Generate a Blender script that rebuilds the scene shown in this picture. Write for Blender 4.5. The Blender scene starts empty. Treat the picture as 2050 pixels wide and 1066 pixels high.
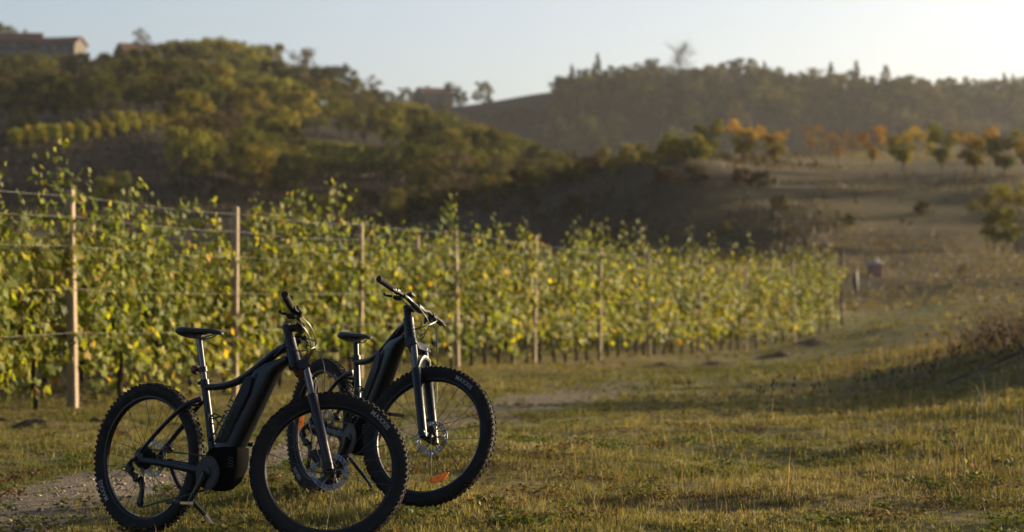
import bpy, bmesh, math, random
import numpy as np
from mathutils import Vector, Matrix

# ------------------------------------------------------------------ camera, world, sun, exposure
scene = bpy.context.scene
F = 4840.0          # focal length in pixels of the 2050 px wide photograph (85 mm lens)
CAM_H = 1.11        # camera height
HOR = 617.0         # image row of the horizon
cam_d = bpy.data.cameras.new('camera')
cam = bpy.data.objects.new('camera', cam_d)
scene.collection.objects.link(cam)
cam.location = (0, 0, CAM_H)
cam.rotation_euler = (math.radians(90), 0, 0)
cam_d.sensor_width = 36.0
cam_d.lens = 36.0 * F / 2050.0
cam_d.shift_y = (HOR - 533.0) / 2050.0
cam_d.clip_start = 0.1
cam_d.clip_end = 20000
cam_d.dof.use_dof = True
cam_d.dof.focus_distance = 11.7
cam_d.dof.aperture_fstop = 3.0
cam_d.dof.aperture_blades = 9
scene.camera = cam

SUN_AZ = math.radians(62)      # to the right of the view direction
SUN_EL = math.radians(10.5)
world = bpy.data.worlds.new('World')
scene.world = world
world.use_nodes = True
wn = world.node_tree
wn.nodes.clear()
w_out = wn.nodes.new('ShaderNodeOutputWorld')
w_bg = wn.nodes.new('ShaderNodeBackground')
w_sky = wn.nodes.new('ShaderNodeTexSky')
w_sky.sky_type = 'NISHITA'
w_sky.sun_disc = False
w_sky.sun_elevation = SUN_EL
w_sky.sun_rotation = SUN_AZ
w_sky.altitude = 250
w_sky.air_density = 0.62
w_sky.dust_density = 3.6
w_sky.ozone_density = 0.6
w_bg.inputs['Strength'].default_value = 0.10
wn.links.new(w_sky.outputs['Color'], w_bg.inputs['Color'])
wn.links.new(w_bg.outputs['Background'], w_out.inputs['Surface'])

sun_d = bpy.data.lights.new('sun', 'SUN')
sun_d.energy = 5.0
sun_d.angle = math.radians(0.55)
sun_d.color = (1.0, 0.79, 0.49)
sun = bpy.data.objects.new('sun', sun_d)
scene.collection.objects.link(sun)
SUN_DIR = Vector((math.sin(SUN_AZ) * math.cos(SUN_EL), math.cos(SUN_AZ) * math.cos(SUN_EL), math.sin(SUN_EL)))
sun.rotation_euler = SUN_DIR.to_track_quat('Z', 'Y').to_euler()
sun.location = (60, 40, 40)

scene.view_settings.view_transform = 'Standard'
scene.view_settings.look = 'None'
scene.view_settings.exposure = 1.24
scene.view_settings.gamma = 1.0
scene.view_settings.use_curve_mapping = False
scene.cycles.use_denoising = True
scene.cycles.max_bounces = 6
scene.cycles.diffuse_bounces = 3
scene.cycles.glossy_bounces = 3
scene.cycles.transmission_bounces = 4
scene.cycles.transparent_max_bounces = 6
scene.cycles.volume_bounces = 0
scene.cycles.use_adaptive_sampling = True
scene.cycles.adaptive_threshold = 0.015

rng = np.random.default_rng(7)
random.seed(7)
COL = scene.collection

# ------------------------------------------------------------------ helpers
def P(px, py, d):
    return Vector(((px - 1025.0) / F * d, d, CAM_H + (HOR - py) / F * d))

def link(o, parent=None):
    COL.objects.link(o)
    if parent is not None:
        o.parent = parent
    return o

def tag(o, label=None, cat=None, group=None, kind=None):
    if label: o['label'] = label
    if cat: o['category'] = cat
    if group: o['group'] = group
    if kind: o['kind'] = kind
    return o

def empty(name, loc=(0, 0, 0), rot=(0, 0, 0), scale=(1, 1, 1), parent=None):
    o = bpy.data.objects.new(name, None)
    o.empty_display_size = 0.2
    o.location = loc; o.rotation_euler = rot; o.scale = scale
    return link(o, parent)

def mesh_np(name, V, faces, col=None, mats=None, smooth=False):
    """V (n,3); faces: list of int arrays (m,k)."""
    me = bpy.data.meshes.new(name)
    V = np.asarray(V, dtype=np.float32)
    if not isinstance(faces, (list, tuple)):
        faces = [faces]
    faces = [np.asarray(f, dtype=np.int32) for f in faces if len(f)]
    me.vertices.add(len(V))
    me.vertices.foreach_set('co', V.ravel())
    nl = sum(f.size for f in faces); npoly = sum(len(f) for f in faces)
    me.loops.add(nl)
    me.loops.foreach_set('vertex_index', np.concatenate([f.ravel() for f in faces]))
    me.polygons.add(npoly)
    starts = []; s = 0
    for f in faces:
        k = f.shape[1]
        starts.append(s + np.arange(len(f), dtype=np.int32) * k)
        s += f.size
    me.polygons.foreach_set('loop_start', np.concatenate(starts).astype(np.int32))
    if smooth:
        me.polygons.foreach_set('use_smooth', np.ones(npoly, dtype=bool))
    if col is not None:
        a = me.attributes.new('col', 'FLOAT_COLOR', 'POINT')
        c = np.ones((len(V), 4), dtype=np.float32); c[:, :3] = col
        a.data.foreach_set('color', c.ravel())
    me.update(calc_edges=True)
    me.validate()
    if mats is not None:
        me.materials.append(mats)
    return me

def obj(name, me, parent=None):
    return link(bpy.data.objects.new(name, me), parent)

class MB:
    """collects shapes into one mesh"""
    def __init__(self):
        self.v = []; self.f = []
    def add(self, vs, fs):
        o = len(self.v)
        self.v += [tuple(v) for v in vs]
        self.f += [tuple(i + o for i in f) for f in fs]
        return self
    def tube(self, pts, rad, n=8, cap=True, sq=None, up=None):
        pts = [Vector(p) for p in pts]
        m = len(pts)
        if not hasattr(rad, '__len__'): rad = [rad] * m
        tang = []
        for i in range(m):
            a = pts[max(0, i - 1)]; b = pts[min(m - 1, i + 1)]
            t = (b - a)
            tang.append(t.normalized() if t.length > 1e-9 else Vector((0, 0, 1)))
        u = Vector(up) if up is not None else (Vector((0, 1, 0)) if abs(tang[0].y) < .9 else Vector((1, 0, 0)))
        vs = []
        for i in range(m):
            t = tang[i]
            u = (u - t * u.dot(t))
            if u.length < 1e-6: u = t.orthogonal()
            u.normalize()
            w = t.cross(u)
            su, sw = (1, 1) if sq is None else (sq[i] if hasattr(sq[0], '__len__') else sq)
            for k in range(n):
                a = 2 * math.pi * k / n
                vs.append(pts[i] + u * (math.cos(a) * rad[i] * su) + w * (math.sin(a) * rad[i] * sw))
        fs = []
        for i in range(m - 1):
            for k in range(n):
                k2 = (k + 1) % n
                fs.append((i * n + k, i * n + k2, (i + 1) * n + k2, (i + 1) * n + k))
        if cap:
            fs.append(tuple(range(n - 1, -1, -1)))
            fs.append(tuple((m - 1) * n + k for k in range(n)))
        return self.add(vs, fs)
    def loft(self, rings, cap=True):
        n = len(rings[0]); vs = []; fs = []
        for r in rings: vs += list(r)
        for i in range(len(rings) - 1):
            for k in range(n):
                k2 = (k + 1) % n
                fs.append((i * n + k, i * n + k2, (i + 1) * n + k2, (i + 1) * n + k))
        if cap:
            fs.append(tuple(range(n - 1, -1, -1)))
            fs.append(tuple((len(rings) - 1) * n + k for k in range(n)))
        return self.add(vs, fs)
    def box(self, c, s, R=None, bev=0.0):
        hx, hy, hz = s[0] / 2, s[1] / 2, s[2] / 2
        if bev <= 0:
            vs = [Vector((x, y, z)) for x in (-hx, hx) for y in (-hy, hy) for z in (-hz, hz)]
            fs = [(0, 1, 3, 2), (4, 6, 7, 5), (0, 4, 5, 1), (2, 3, 7, 6), (0, 2, 6, 4), (1, 5, 7, 3)]
        else:
            b = min(bev, hx * .9, hy * .9, hz * .9)
            def ring(x, y, z, bb):
                return [Vector(p + (z,)) for p in ((x - bb, -y), (x, -y + bb), (x, y - bb), (x - bb, y), (-x + bb, y), (-x, y - bb), (-x, -y + bb), (-x + bb, -y))]
            rs = [ring(hx - b, hy - b, -hz, b * .5), ring(hx, hy, -hz + b, b), ring(hx, hy, hz - b, b), ring(hx - b, hy - b, hz, b * .5)]
            vs = [v for r in rs for v in r]
            fs = []
            for i in range(3):
                for k in range(8):
                    k2 = (k + 1) % 8
                    fs.append((i * 8 + k, i * 8 + k2, (i + 1) * 8 + k2, (i + 1) * 8 + k))
            fs.append(tuple(range(7, -1, -1))); fs.append(tuple(24 + k for k in range(8)))
        if R is not None: vs = [R @ v for v in vs]
        c = Vector(c)
        return self.add([v + c for v in vs], fs)
    def revolve(self, prof, n=48, center=(0, 0, 0), closed=True):
        """profile of (radius, y); axis Y"""
        c = Vector(center); m = len(prof); vs = []; fs = []
        for i in range(n):
            a = 2 * math.pi * i / n
            for r, y in prof:
                vs.append(c + Vector((r * math.sin(a), y, r * math.cos(a))))
        for i in range(n):
            i2 = (i + 1) % n
            for k in range(m if closed else m - 1):
                k2 = (k + 1) % m
                fs.append((i * m + k, i * m + k2, i2 * m + k2, i2 * m + k))
        return self.add(vs, fs)
    def prism(self, outline, y0, y1, bev=0.0):
        """outline of (x,z); extruded along Y, edges eased"""
        cx = sum(p[0] for p in outline) / len(outline); cz = sum(p[1] for p in outline) / len(outline)
        def ring(y, k):
            out = []
            for x, z in outline:
                d = Vector((cx - x, cz - z)); L = d.length or 1
                d = d / L * k
                out.append(Vector((x + d.x, y, z + d.y)))
            return out
        if bev > 0:
            rs = [ring(y0, bev * 1.6), ring(y0 + bev * .5, bev * .5), ring(y0 + bev * 1.3, 0), ring(y1 - bev * 1.3, 0), ring(y1 - bev * .5, bev * .5), ring(y1, bev * 1.6)]
        else:
            rs = [ring(y0, 0), ring(y1, 0)]
        return self.loft(rs)
    def xf(self, M):
        self.v = [tuple(M @ Vector(v)) for v in self.v]
        return self
    def build(self, name, mat, parent=None, smooth=True, loc=None):
        me = bpy.data.meshes.new(name)
        me.from_pydata(self.v, [], self.f)
        if mat: me.materials.append(mat)
        if smooth:
            me.polygons.foreach_set('use_smooth', [True] * len(me.polygons))
            try: me.set_sharp_from_angle(angle=math.radians(38))
            except Exception: pass
        me.update()
        o = obj(name, me, parent)
        if loc is not None: o.location = loc
        return o

def catmull(pts, sub=6):
    pts = [Vector(p) for p in pts]; out = []
    for i in range(len(pts) - 1):
        p0 = pts[max(0, i - 1)]; p1 = pts[i]; p2 = pts[i + 1]; p3 = pts[min(len(pts) - 1, i + 2)]
        for s in range(sub):
            t = s / sub
            out.append(0.5 * ((2 * p1) + (p2 - p0) * t + (2 * p0 - 5 * p1 + 4 * p2 - p3) * t * t + (3 * p1 - p0 - 3 * p2 + p3) * t ** 3))
    out.append(pts[-1])
    return out

def hash2(ix, iy, seed):
    h = (ix.astype(np.int64) * 374761393 + iy.astype(np.int64) * 668265263 + seed * 974634777) & 0xffffffff
    h = ((h ^ (h >> 13)) * 1274126177) & 0xffffffff
    h = h ^ (h >> 16)
    return (h & 0xffffff) / float(0xffffff)

def vnoise(x, y, scale, seed=0):
    x = np.asarray(x, float) / scale; y = np.asarray(y, float) / scale
    ix = np.floor(x); iy = np.floor(y); fx = x - ix; fy = y - iy
    ux = fx * fx * (3 - 2 * fx); uy = fy * fy * (3 - 2 * fy)
    a = hash2(ix, iy, seed); b = hash2(ix + 1, iy, seed); c = hash2(ix, iy + 1, seed); d = hash2(ix + 1, iy + 1, seed)
    return (a * (1 - ux) + b * ux) * (1 - uy) + (c * (1 - ux) + d * ux) * uy - 0.5

def sstep(a, b, x):
    t = np.clip((np.asarray(x, float) - a) / (b - a), 0, 1)
    return t * t * (3 - 2 * t)

# ------------------------------------------------------------------ materials
def new_mat(name):
    m = bpy.data.materials.new(name); m.use_nodes = True
    nt = m.node_tree
    return m, nt, nt.nodes['Principled BSDF'], nt.nodes['Material Output']

def solid(name, color, rough=.5, metal=0.0, spec=.5, noise=None, bump=None):
    """plain painted / metal surface with a little wear: noise=(scale, amount), bump=(scale, strength)"""
    m, nt, b, out = new_mat(name)
    b.inputs['Base Color'].default_value = (*color, 1)
    b.inputs['Roughness'].default_value = rough
    b.inputs['Metallic'].default_value = metal
    b.inputs['Specular IOR Level'].default_value = spec
    tc = nt.nodes.new('ShaderNodeTexCoord')
    if noise:
        n = nt.nodes.new('ShaderNodeTexNoise'); n.inputs['Scale'].default_value = noise[0]; n.inputs['Detail'].default_value = 5
        nt.links.new(tc.outputs['Object'], n.inputs['Vector'])
        r = nt.nodes.new('ShaderNodeMix'); r.data_type = 'RGBA'
        k = noise[1]
        r.inputs[6].default_value = (*[c * (1 - k) for c in color], 1)
        r.inputs[7].default_value = (*[min(1, c * (1 + k)) for c in color], 1)
        nt.links.new(n.outputs['Fac'], r.inputs[0])
        nt.links.new(r.outputs[2], b.inputs['Base Color'])
        mr = nt.nodes.new('ShaderNodeMapRange'); mr.inputs[3].default_value = max(0, rough - .12); mr.inputs[4].default_value = min(1, rough + .15)
        nt.links.new(n.outputs['Fac'], mr.inputs[0]); nt.links.new(mr.outputs[0], b.inputs['Roughness'])
    if bump:
        n2 = nt.nodes.new('ShaderNodeTexNoise'); n2.inputs['Scale'].default_value = bump[0]; n2.inputs['Detail'].default_value = 6
        nt.links.new(tc.outputs['Object'], n2.inputs['Vector'])
        bp = nt.nodes.new('ShaderNodeBump'); bp.inputs['Strength'].default_value = bump[1]; bp.inputs['Distance'].default_value = .02
        nt.links.new(n2.outputs['Fac'], bp.inputs['Height']); nt.links.new(bp.outputs['Normal'], b.inputs['Normal'])
    return m

def leafmat(name, transl=.4, rough=.45, spec=.35, tmul=(1.25, 1.15, .6), vary=.25):
    """foliage: colour from the mesh's own leaf colours, light passing through the blades"""
    m, nt, b, out = new_mat(name)
    at = nt.nodes.new('ShaderNodeAttribute'); at.attribute_name = 'col'
    oi = nt.nodes.new('ShaderNodeObjectInfo')
    hs = nt.nodes.new('ShaderNodeHueSaturation')
    mr = nt.nodes.new('ShaderNodeMapRange'); mr.inputs[3].default_value = 1 - vary; mr.inputs[4].default_value = 1 + vary
    mh = nt.nodes.new('ShaderNodeMapRange'); mh.inputs[3].default_value = .5 - .018 * vary / .25; mh.inputs[4].default_value = .5 + .018 * vary / .25
    ms = nt.nodes.new('ShaderNodeMath'); ms.operation = 'FRACT'
    mm = nt.nodes.new('ShaderNodeMath'); mm.operation = 'MULTIPLY'; mm.inputs[1].default_value = 7.31
    nt.links.new(oi.outputs['Random'], mr.inputs[0]); nt.links.new(oi.outputs['Random'], mm.inputs[0])
    nt.links.new(mm.outputs[0], ms.inputs[0]); nt.links.new(ms.outputs[0], mh.inputs[0])
    nt.links.new(mr.outputs[0], hs.inputs['Value']); nt.links.new(mh.outputs[0], hs.inputs['Hue'])
    nt.links.new(at.outputs['Color'], hs.inputs['Color'])
    nt.links.new(hs.outputs['Color'], b.inputs['Base Color'])
    b.inputs['Roughness'].default_value = rough
    b.inputs['Specular IOR Level'].default_value = spec
    tr = nt.nodes.new('ShaderNodeBsdfTranslucent')
    vm = nt.nodes.new('ShaderNodeMix'); vm.data_type = 'RGBA'; vm.blend_type = 'MULTIPLY'; vm.inputs[0].default_value = 1
    vm.inputs[7].default_value = (*tmul, 1)
    nt.links.new(hs.outputs['Color'], vm.inputs[6]); nt.links.new(vm.outputs[2], tr.inputs['Color'])
    mx = nt.nodes.new('ShaderNodeMixShader'); mx.inputs[0].default_value = transl
    nt.links.new(b.outputs[0], mx.inputs[1]); nt.links.new(tr.outputs[0], mx.inputs[2])
    nt.links.new(mx.outputs[0], out.inputs['Surface'])
    return m

def ground_mat():
    m, nt, b, out = new_mat('ground_soil_and_turf')
    at = nt.nodes.new('ShaderNodeAttribute'); at.attribute_name = 'col'
    geo = nt.nodes.new('ShaderNodeNewGeometry')
    def noise(scale, detail=6):
        n = nt.nodes.new('ShaderNodeTexNoise'); n.inputs['Scale'].default_value = scale; n.inputs['Detail'].default_value = detail
        n.inputs['Roughness'].default_value = .65
        nt.links.new(geo.outputs['Position'], n.inputs['Vector']); return n
    n1 = noise(.35); n2 = noise(9, 8)
    mr1 = nt.nodes.new('ShaderNodeMapRange'); mr1.inputs[1].default_value = .3; mr1.inputs[2].default_value = .7; mr1.inputs[3].default_value = .6; mr1.inputs[4].default_value = 1.4
    mr2 = nt.nodes.new('ShaderNodeMapRange'); mr2.inputs[1].default_value = .3; mr2.inputs[2].default_value = .7; mr2.inputs[3].default_value = .55; mr2.inputs[4].default_value = 1.5
    nt.links.new(n1.outputs['Fac'], mr1.inputs[0]); nt.links.new(n2.outputs['Fac'], mr2.inputs[0])
    mu = nt.nodes.new('ShaderNodeMath'); mu.operation = 'MULTIPLY'
    nt.links.new(mr1.outputs[0], mu.inputs[0]); nt.links.new(mr2.outputs[0], mu.inputs[1])
    hs = nt.nodes.new('ShaderNodeHueSaturation')
    nt.links.new(at.outputs['Color'], hs.inputs['Color']); nt.links.new(mu.outputs[0], hs.inputs['Value'])
    nt.links.new(hs.outputs['Color'], b.inputs['Base Color'])
    b.inputs['Roughness'].default_value = .95; b.inputs['Specular IOR Level'].default_value = .1
    bp = nt.nodes.new('ShaderNodeBump'); bp.inputs['Strength'].default_value = .6; bp.inputs['Distance'].default_value = .05
    nt.links.new(n2.outputs['Fac'], bp.inputs['Height']); nt.links.new(bp.outputs['Normal'], b.inputs['Normal'])
    return m

M = {}
M['ground'] = ground_mat()
M['grass'] = leafmat('grass_blades', .35, .6, .15, (1.2, 1.1, .6), 0.0)
M['vine_leaf'] = leafmat('vine_leaves', .50, .55, .16, (1.5, 1.42, .48), .14)
M['tree_leaf'] = leafmat('tree_leaves', .35, .75, .08, (1.3, 1.15, .6), .22)
M['bark'] = solid('bark', (.055, .042, .032), .9, 0, .2, (14, .5), (30, .6))
M['vine_bark'] = solid('vine_bark', (.045, .032, .024), .95, 0, .15, (25, .5), (60, .8))
M['cane'] = solid('cane_bark', (.12, .07, .035), .8, 0, .2, (30, .4))
M['post'] = solid('weathered_post', (.31, .24, .165), .85, 0, .2, (9, .35), (50, .5))
M['wire'] = solid('galvanised_wire', (.22, .21, .20), .5, .6, .5, (40, .3))
M['soil'] = solid('dry_soil', (.075, .052, .036), .95, 0, .1, (9, .5), (25, .9))
M['stone'] = solid('gravel_stone', (.30, .26, .22), .85, 0, .25, (3, .5))
M['plaster'] = solid('house_plaster', (.12, .108, .098), .9, 0, .2, (1.5, .15))
M['roof'] = solid('terracotta_roof', (.19, .095, .06), .9, 0, .2, (2.5, .35))
M['glass'] = solid('window_glass', (.02, .022, .025), .15, 0, .5)
M['shutter'] = solid('shutter_wood', (.09, .055, .035), .7, 0, .3)
# bicycle
M['frame_a'] = solid('charcoal_blue_frame_paint', (.011, .013, .018), .33, .5, .5, (60, .15))
M['frame_b'] = solid('dark_teal_frame_paint', (.009, .014, .017), .33, .5, .5, (60, .15))
M['battery'] = solid('battery_cover_plastic', (.008, .009, .011), .5, 0, .22, (80, .15))
M['motor'] = solid('motor_shell_plastic', (.004, .004, .004), .85, 0, .03, (80, .2))
def dusty(name, color, rough, spec, dust=(.060, .050, .038), amount=.35):
    m = solid(name, color, rough, 0, spec)
    nt = m.node_tree; b = nt.nodes['Principled BSDF']
    geo = nt.nodes.new('ShaderNodeNewGeometry'); n = nt.nodes.new('ShaderNodeTexNoise'); n.inputs['Scale'].default_value = 16; n.inputs['Detail'].default_value = 9; n.inputs['Roughness'].default_value = .7
    nt.links.new(geo.outputs['Position'], n.inputs['Vector'])
    r = nt.nodes.new('ShaderNodeMapRange'); r.inputs[1].default_value = .48; r.inputs[2].default_value = .72; r.inputs[4].default_value = amount
    nt.links.new(n.outputs['Fac'], r.inputs[0])
    x = nt.nodes.new('ShaderNodeMix'); x.data_type = 'RGBA'; x.inputs[6].default_value = (*color, 1); x.inputs[7].default_value = (*dust, 1)
    nt.links.new(r.outputs[0], x.inputs[0]); nt.links.new(x.outputs[2], b.inputs['Base Color'])
    return m
M['rubber'] = dusty('tyre_rubber', (.009, .0085, .008), .8, .25)
M['letter'] = solid('pale_tyre_print', (.27, .26, .245), .7, 0, .3)
M['decal'] = solid('frame_print', (.015, .019, .027), .35, .4, .5)
M['rim'] = solid('black_anodised_rim', (.018, .018, .019), .3, .7, .5)
M['spoke'] = solid('black_spoke', (.03, .03, .03), .3, .9, .5)
M['steel'] = solid('bare_steel', (.22, .215, .215), .3, 1, .5, (60, .2))
M['alloy_black'] = solid('black_alloy', (.016, .016, .017), .35, .6, .5, (60, .2))
M['fork_a'] = solid('bronze_black_fork', (.022, .018, .020), .33, .6, .5)
M['stanchion'] = solid('stanchion_tube', (.10, .095, .10), .15, .95, .5)
M['grip'] = solid('grip_rubber', (.015, .014, .014), .8, 0, .3, (90, .3))
M['saddle'] = solid('saddle_vinyl', (.011, .011, .012), .45, 0, .35, (120, .2))
M['cable'] = solid('cable_housing', (.014, .013, .013), .4, 0, .5)
def reflector_mat():
    m, nt, b, out = new_mat('orange_reflector')
    b.inputs['Base Color'].default_value = (.65, .22, .02, 1); b.inputs['Roughness'].default_value = .25
    tr = nt.nodes.new('ShaderNodeBsdfTranslucent'); tr.inputs['Color'].default_value = (.75, .34, .03, 1)
    mx = nt.nodes.new('ShaderNodeMixShader'); mx.inputs[0].default_value = .3
    nt.links.new(b.outputs[0], mx.inputs[1]); nt.links.new(tr.outputs[0], mx.inputs[2]); nt.links.new(mx.outputs[0], out.inputs['Surface'])
    return m
M['orange'] = reflector_mat()
M['red_lens'] = solid('red_lens', (.07, .008, .007), .35, 0, .5)
M['white_metal'] = solid('pale_painted_metal', (.72, .70, .66), .35, 0, .5)
M['sack'] = solid('dark_blue_sheet', (.02, .024, .038), .5, 0, .4)
M['concrete'] = solid('concrete', (.46, .42, .38), .9, 0, .2, (5, .25))
M['brick'] = solid('brick_clay', (.26, .14, .10), .9, 0, .2, (9, .25))

# ------------------------------------------------------------------ terrain
CTRL = []
def cz(px, d, z): CTRL.append(((px - 1025.0) / F, d, z))
def cp(px, py, d): CTRL.append(((px - 1025.0) / F, d, CAM_H + (HOR - py) / F * d))
for px in (-900, 300, 1025, 1800, 3000):
    cz(px, 3, 0); cz(px, 7, 0)
for px, d, z in [(100, 11.5, 0), (300, 11.9, 0), (655, 10.95, 0), (450, 12.6, .045), (862, 12.35, .085), (640, 13.3, .09), (1000, 11.5, .02), (1000, 13.2, .07),
                 (150, 14, .05), (1500, 11, 0), (2000, 11, .02), (1500, 15, .05), (2000, 15, .10), (-900, 15, 0), (3000, 15, .15),
                 (300, 19, .03), (1000, 20, .05), (1600, 20.5, .10), (2050, 21, .20), (3000, 22, .38), (1750, 24, .08), (2050, 26, .32), (2050, 30, .58), (1800, 30, .15), (3000, 30, .95),
                 (-900, 26, .1), (135, 25.8, 0), (460, 30.4, .02), (715, 35.3, .05), (910, 40.3, .09), (1063, 45.4, .02), (1195, 50.9, 0), (1295, 56, -.03), (1393, 61.5, -.06), (1489, 66.9, -.04), (1585, 72.4, .12), (1681, 78, .40)]:
    cz(px, d, z)
for px, py, d in [(1300, 770, 33), (1600, 722, 50), (1800, 655, 65), (2050, 616, 85), (3000, 600, 85), (1700, 644, 90), (1900, 610, 100), (2050, 576, 112), (3000, 570, 112),
                  (1700, 607, 112), (2050, 540, 125), (1750, 548, 132), (2050, 482, 158), (1700, 508, 146), (2050, 425, 166), (1900, 420, 168), (3000, 500, 140), (3000, 400, 190),
                  # left low ground behind the vines
                  (-900, 590, 60), (200, 590, 62), (700, 600, 70), (200, 560, 110), (700, 550, 110), (1100, 560, 100), (1400, 560, 105), (-900, 540, 120),
                  # orchard mound: foot, crest, plateau
                  (800, 470, 185), (1000, 478, 176), (1200, 490, 166), (1450, 498, 154), (1620, 492, 146),
                  (850, 428, 212), (1000, 388, 203), (1200, 346, 194), (1400, 320, 187), (1423, 320, 192), (1489, 326, 195), (1549, 330, 196), (1620, 330, 202), (1700, 332, 203), (1760, 332, 203), (1807, 346, 192), (1888, 350, 188), (1951, 356, 184), (2009, 358, 182), (3000, 350, 200),
                  (1450, 314, 230), (1700, 309, 250), (2050, 314, 250), (3000, 330, 250), (1100, 374, 235), (900, 425, 240), (1450, 330, 300), (2050, 330, 330),
                  # left hill
                  (-900, 440, 215), (0, 425, 218), (170, 422, 222), (350, 420, 226), (700, 418, 235), (900, 408, 245),
                  (0, 318, 252), (100, 304, 256), (170, 298, 260), (250, 285, 266), (330, 268, 272), (420, 300, 290), (-900, 330, 255),
                  (0, 292, 300), (170, 255, 315), (330, 235, 320), (-900, 280, 330),
                  (170, 215, 390), (0, 215, 400), (450, 235, 400), (700, 290, 360), (900, 330, 330), (1000, 350, 320), (1120, 350, 330),
                  (0, 160, 500), (170, 155, 500), (450, 180, 490), (600, 220, 470), (750, 265, 450), (900, 300, 420), (1050, 330, 420),
                  (-900, 125, 600), (0, 117, 600), (120, 118, 600), (250, 126, 590), (450, 155, 560), (600, 200, 540), (750, 245, 520),
                  (-900, 190, 760), (0, 160, 720), (300, 180, 720), (600, 220, 640),
                  # far ridge
                  (700, 226, 850), (840, 212, 850), (940, 209, 850), (1000, 200, 850), (1060, 190, 850), (1110, 184, 850), (1200, 177, 850), (1350, 172, 855), (1500, 168, 860), (1750, 186, 880), (1900, 190, 890), (2050, 184, 900), (3000, 190, 950),
                  (700, 300, 770), (900, 306, 775), (1050, 308, 775), (1200, 310, 772), (1350, 312, 776), (1500, 314, 782), (1700, 314, 800), (2050, 314, 820), (3000, 320, 860),
                  (700, 280, 930), (860, 275, 930), (1000, 262, 930), (1110, 245, 930), (1200, 238, 935), (1350, 234, 940), (1500, 232, 945), (1750, 250, 970), (2050, 250, 990),
                  (900, 320, 620), (1200, 330, 600), (1700, 330, 600), (2050, 330, 600), (2050, 340, 440), (1500, 340, 420),
                  (0, 330, 1300), (700, 330, 1300), (1200, 280, 1500), (2050, 280, 1600), (3000, 300, 1600), (-900, 330, 1300),
                  (0, 590, 6000), (1025, 590, 6000), (2050, 590, 6000), (-900, 590, 6000), (3000, 590, 6000), (0, 520, 2500), (1025, 500, 2800), (2050, 500, 2800)]:
    cp(px, py, d)
_c = np.array(CTRL)
def _uv(k, d): return np.stack([np.arctan(k) * 9.0, np.log(d) * 2.6], -1)
_U = _uv(_c[:, 0], _c[:, 1])
_W = _c[:, 2] / (_c[:, 1] + 15)
def _ker(r2): return -np.sqrt(r2 + .02)
_A = _ker(((_U[:, None] - _U[None]) ** 2).sum(-1)) + np.eye(len(_U)) * -2e-4
_n = len(_U)
_B = np.zeros((_n + 1, _n + 1)); _B[:_n, :_n] = _A; _B[_n, :_n] = 1; _B[:_n, _n] = 1
_S = np.linalg.solve(_B, np.concatenate([_W, [0]]))

BIKE_SPOTS = [(-1.35, 11.45), (-.75, 12.8)]
TRACK_A = np.array([-2.75, 12.6]); TRACK_B = np.array([.55, 28.5])
def track_dist(x, y):
    t = (TRACK_B - TRACK_A); L = np.linalg.norm(t); t = t / L
    return np.abs((x - TRACK_A[0]) * t[1] - (y - TRACK_A[1]) * t[0]), (x - TRACK_A[0]) * t[0] + (y - TRACK_A[1]) * t[1]

LANE = np.array([(-2.2, 14), (.43, 28), (4.6, 46), (11.9, 85), (18.0, 100), (23.7, 112), (32, 130)], float)
def lane(x, y):
    """1 on the greener mown lane beside the vines, 0 off it"""
    best = np.full(np.shape(x), 1e9)
    for (ax, ay), (bx, by) in zip(LANE[:-1], LANE[1:]):
        t = np.clip(((x - ax) * (bx - ax) + (y - ay) * (by - ay)) / ((bx - ax) ** 2 + (by - ay) ** 2), 0, 1)
        best = np.minimum(best, np.hypot(x - ax - t * (bx - ax), y - ay - t * (by - ay)))
    w = 1.1 + .012 * np.asarray(y)
    return 1 - sstep(w * .6, w * 1.5, best + .5 * vnoise(x, y, 1.6, 91))

def terrain(x, y):
    x = np.atleast_1d(np.asarray(x, float)); y = np.atleast_1d(np.asarray(y, float))
    ang = np.arctan2(x, y)
    angc = np.clip(ang, -.40, .40)
    d = np.hypot(x, y)
    dd = np.clip(d * np.cos(angc), 2.5, 6500)
    out = np.zeros(x.shape)
    for s in range(0, len(x), 20000):
        U = np.stack([angc[s:s + 20000] * 9.0, np.log(dd[s:s + 20000]) * 2.6], -1)
        r2 = ((U[:, None] - _U[None]) ** 2).sum(-1)
        w = _ker(r2) @ _S[:_n] + _S[_n]
        out[s:s + 20000] = w * (dd[s:s + 20000] + 15)
    # land outside the view falls away to gentle ground
    out *= 1 - .75 * sstep(.42, 1.2, np.abs(ang))
    # hummocks
    calm = np.ones(x.shape)
    for bx, by in BIKE_SPOTS:
        calm *= .25 + .75 * sstep(.5, 1.6, np.hypot(x - bx, y - by))
    td, ta = track_dist(x, y)
    calm *= .35 + .65 * sstep(.5, 1.1, td)
    near = 1 - sstep(70, 130, d)
    h = .075 * vnoise(x, y, 2.3, 1) + .05 * vnoise(x, y, .85, 2) + .04 * vnoise(x, y, .35, 3)
    out += h * calm * near
    mid = sstep(80, 150, d) * (1 - sstep(450, 700, d))
    mound = sstep(-25, -5, x) * (1 - sstep(230, 300, d))
    out += mid * (1 - .82 * mound) * (1.0 * vnoise(x, y, 19, 4) + .5 * vnoise(x, y, 7, 5))
    # old terrace steps on the orchard slope
    ter = sstep(12, 24, x) * sstep(112, 130, d) * (1 - sstep(196, 215, d))
    out += ter * .11 * np.sin(out * 3.4 + 2.0 * vnoise(x, y, 30, 7))
    out += sstep(400, 800, d) * 1.6 * vnoise(x, y, 70, 6)
    return out

def ridge_d(px): return float(np.interp(px, [840, 1200, 1500, 1750, 1900, 2050, 3000], [850, 850, 860, 880, 890, 900, 950]))
def tz(x, y): return float(terrain([x], [y])[0])
def on_ground(px, d):
    x = (px - 1025.0) / F * d
    return Vector((x, d, tz(x, d)))

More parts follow.
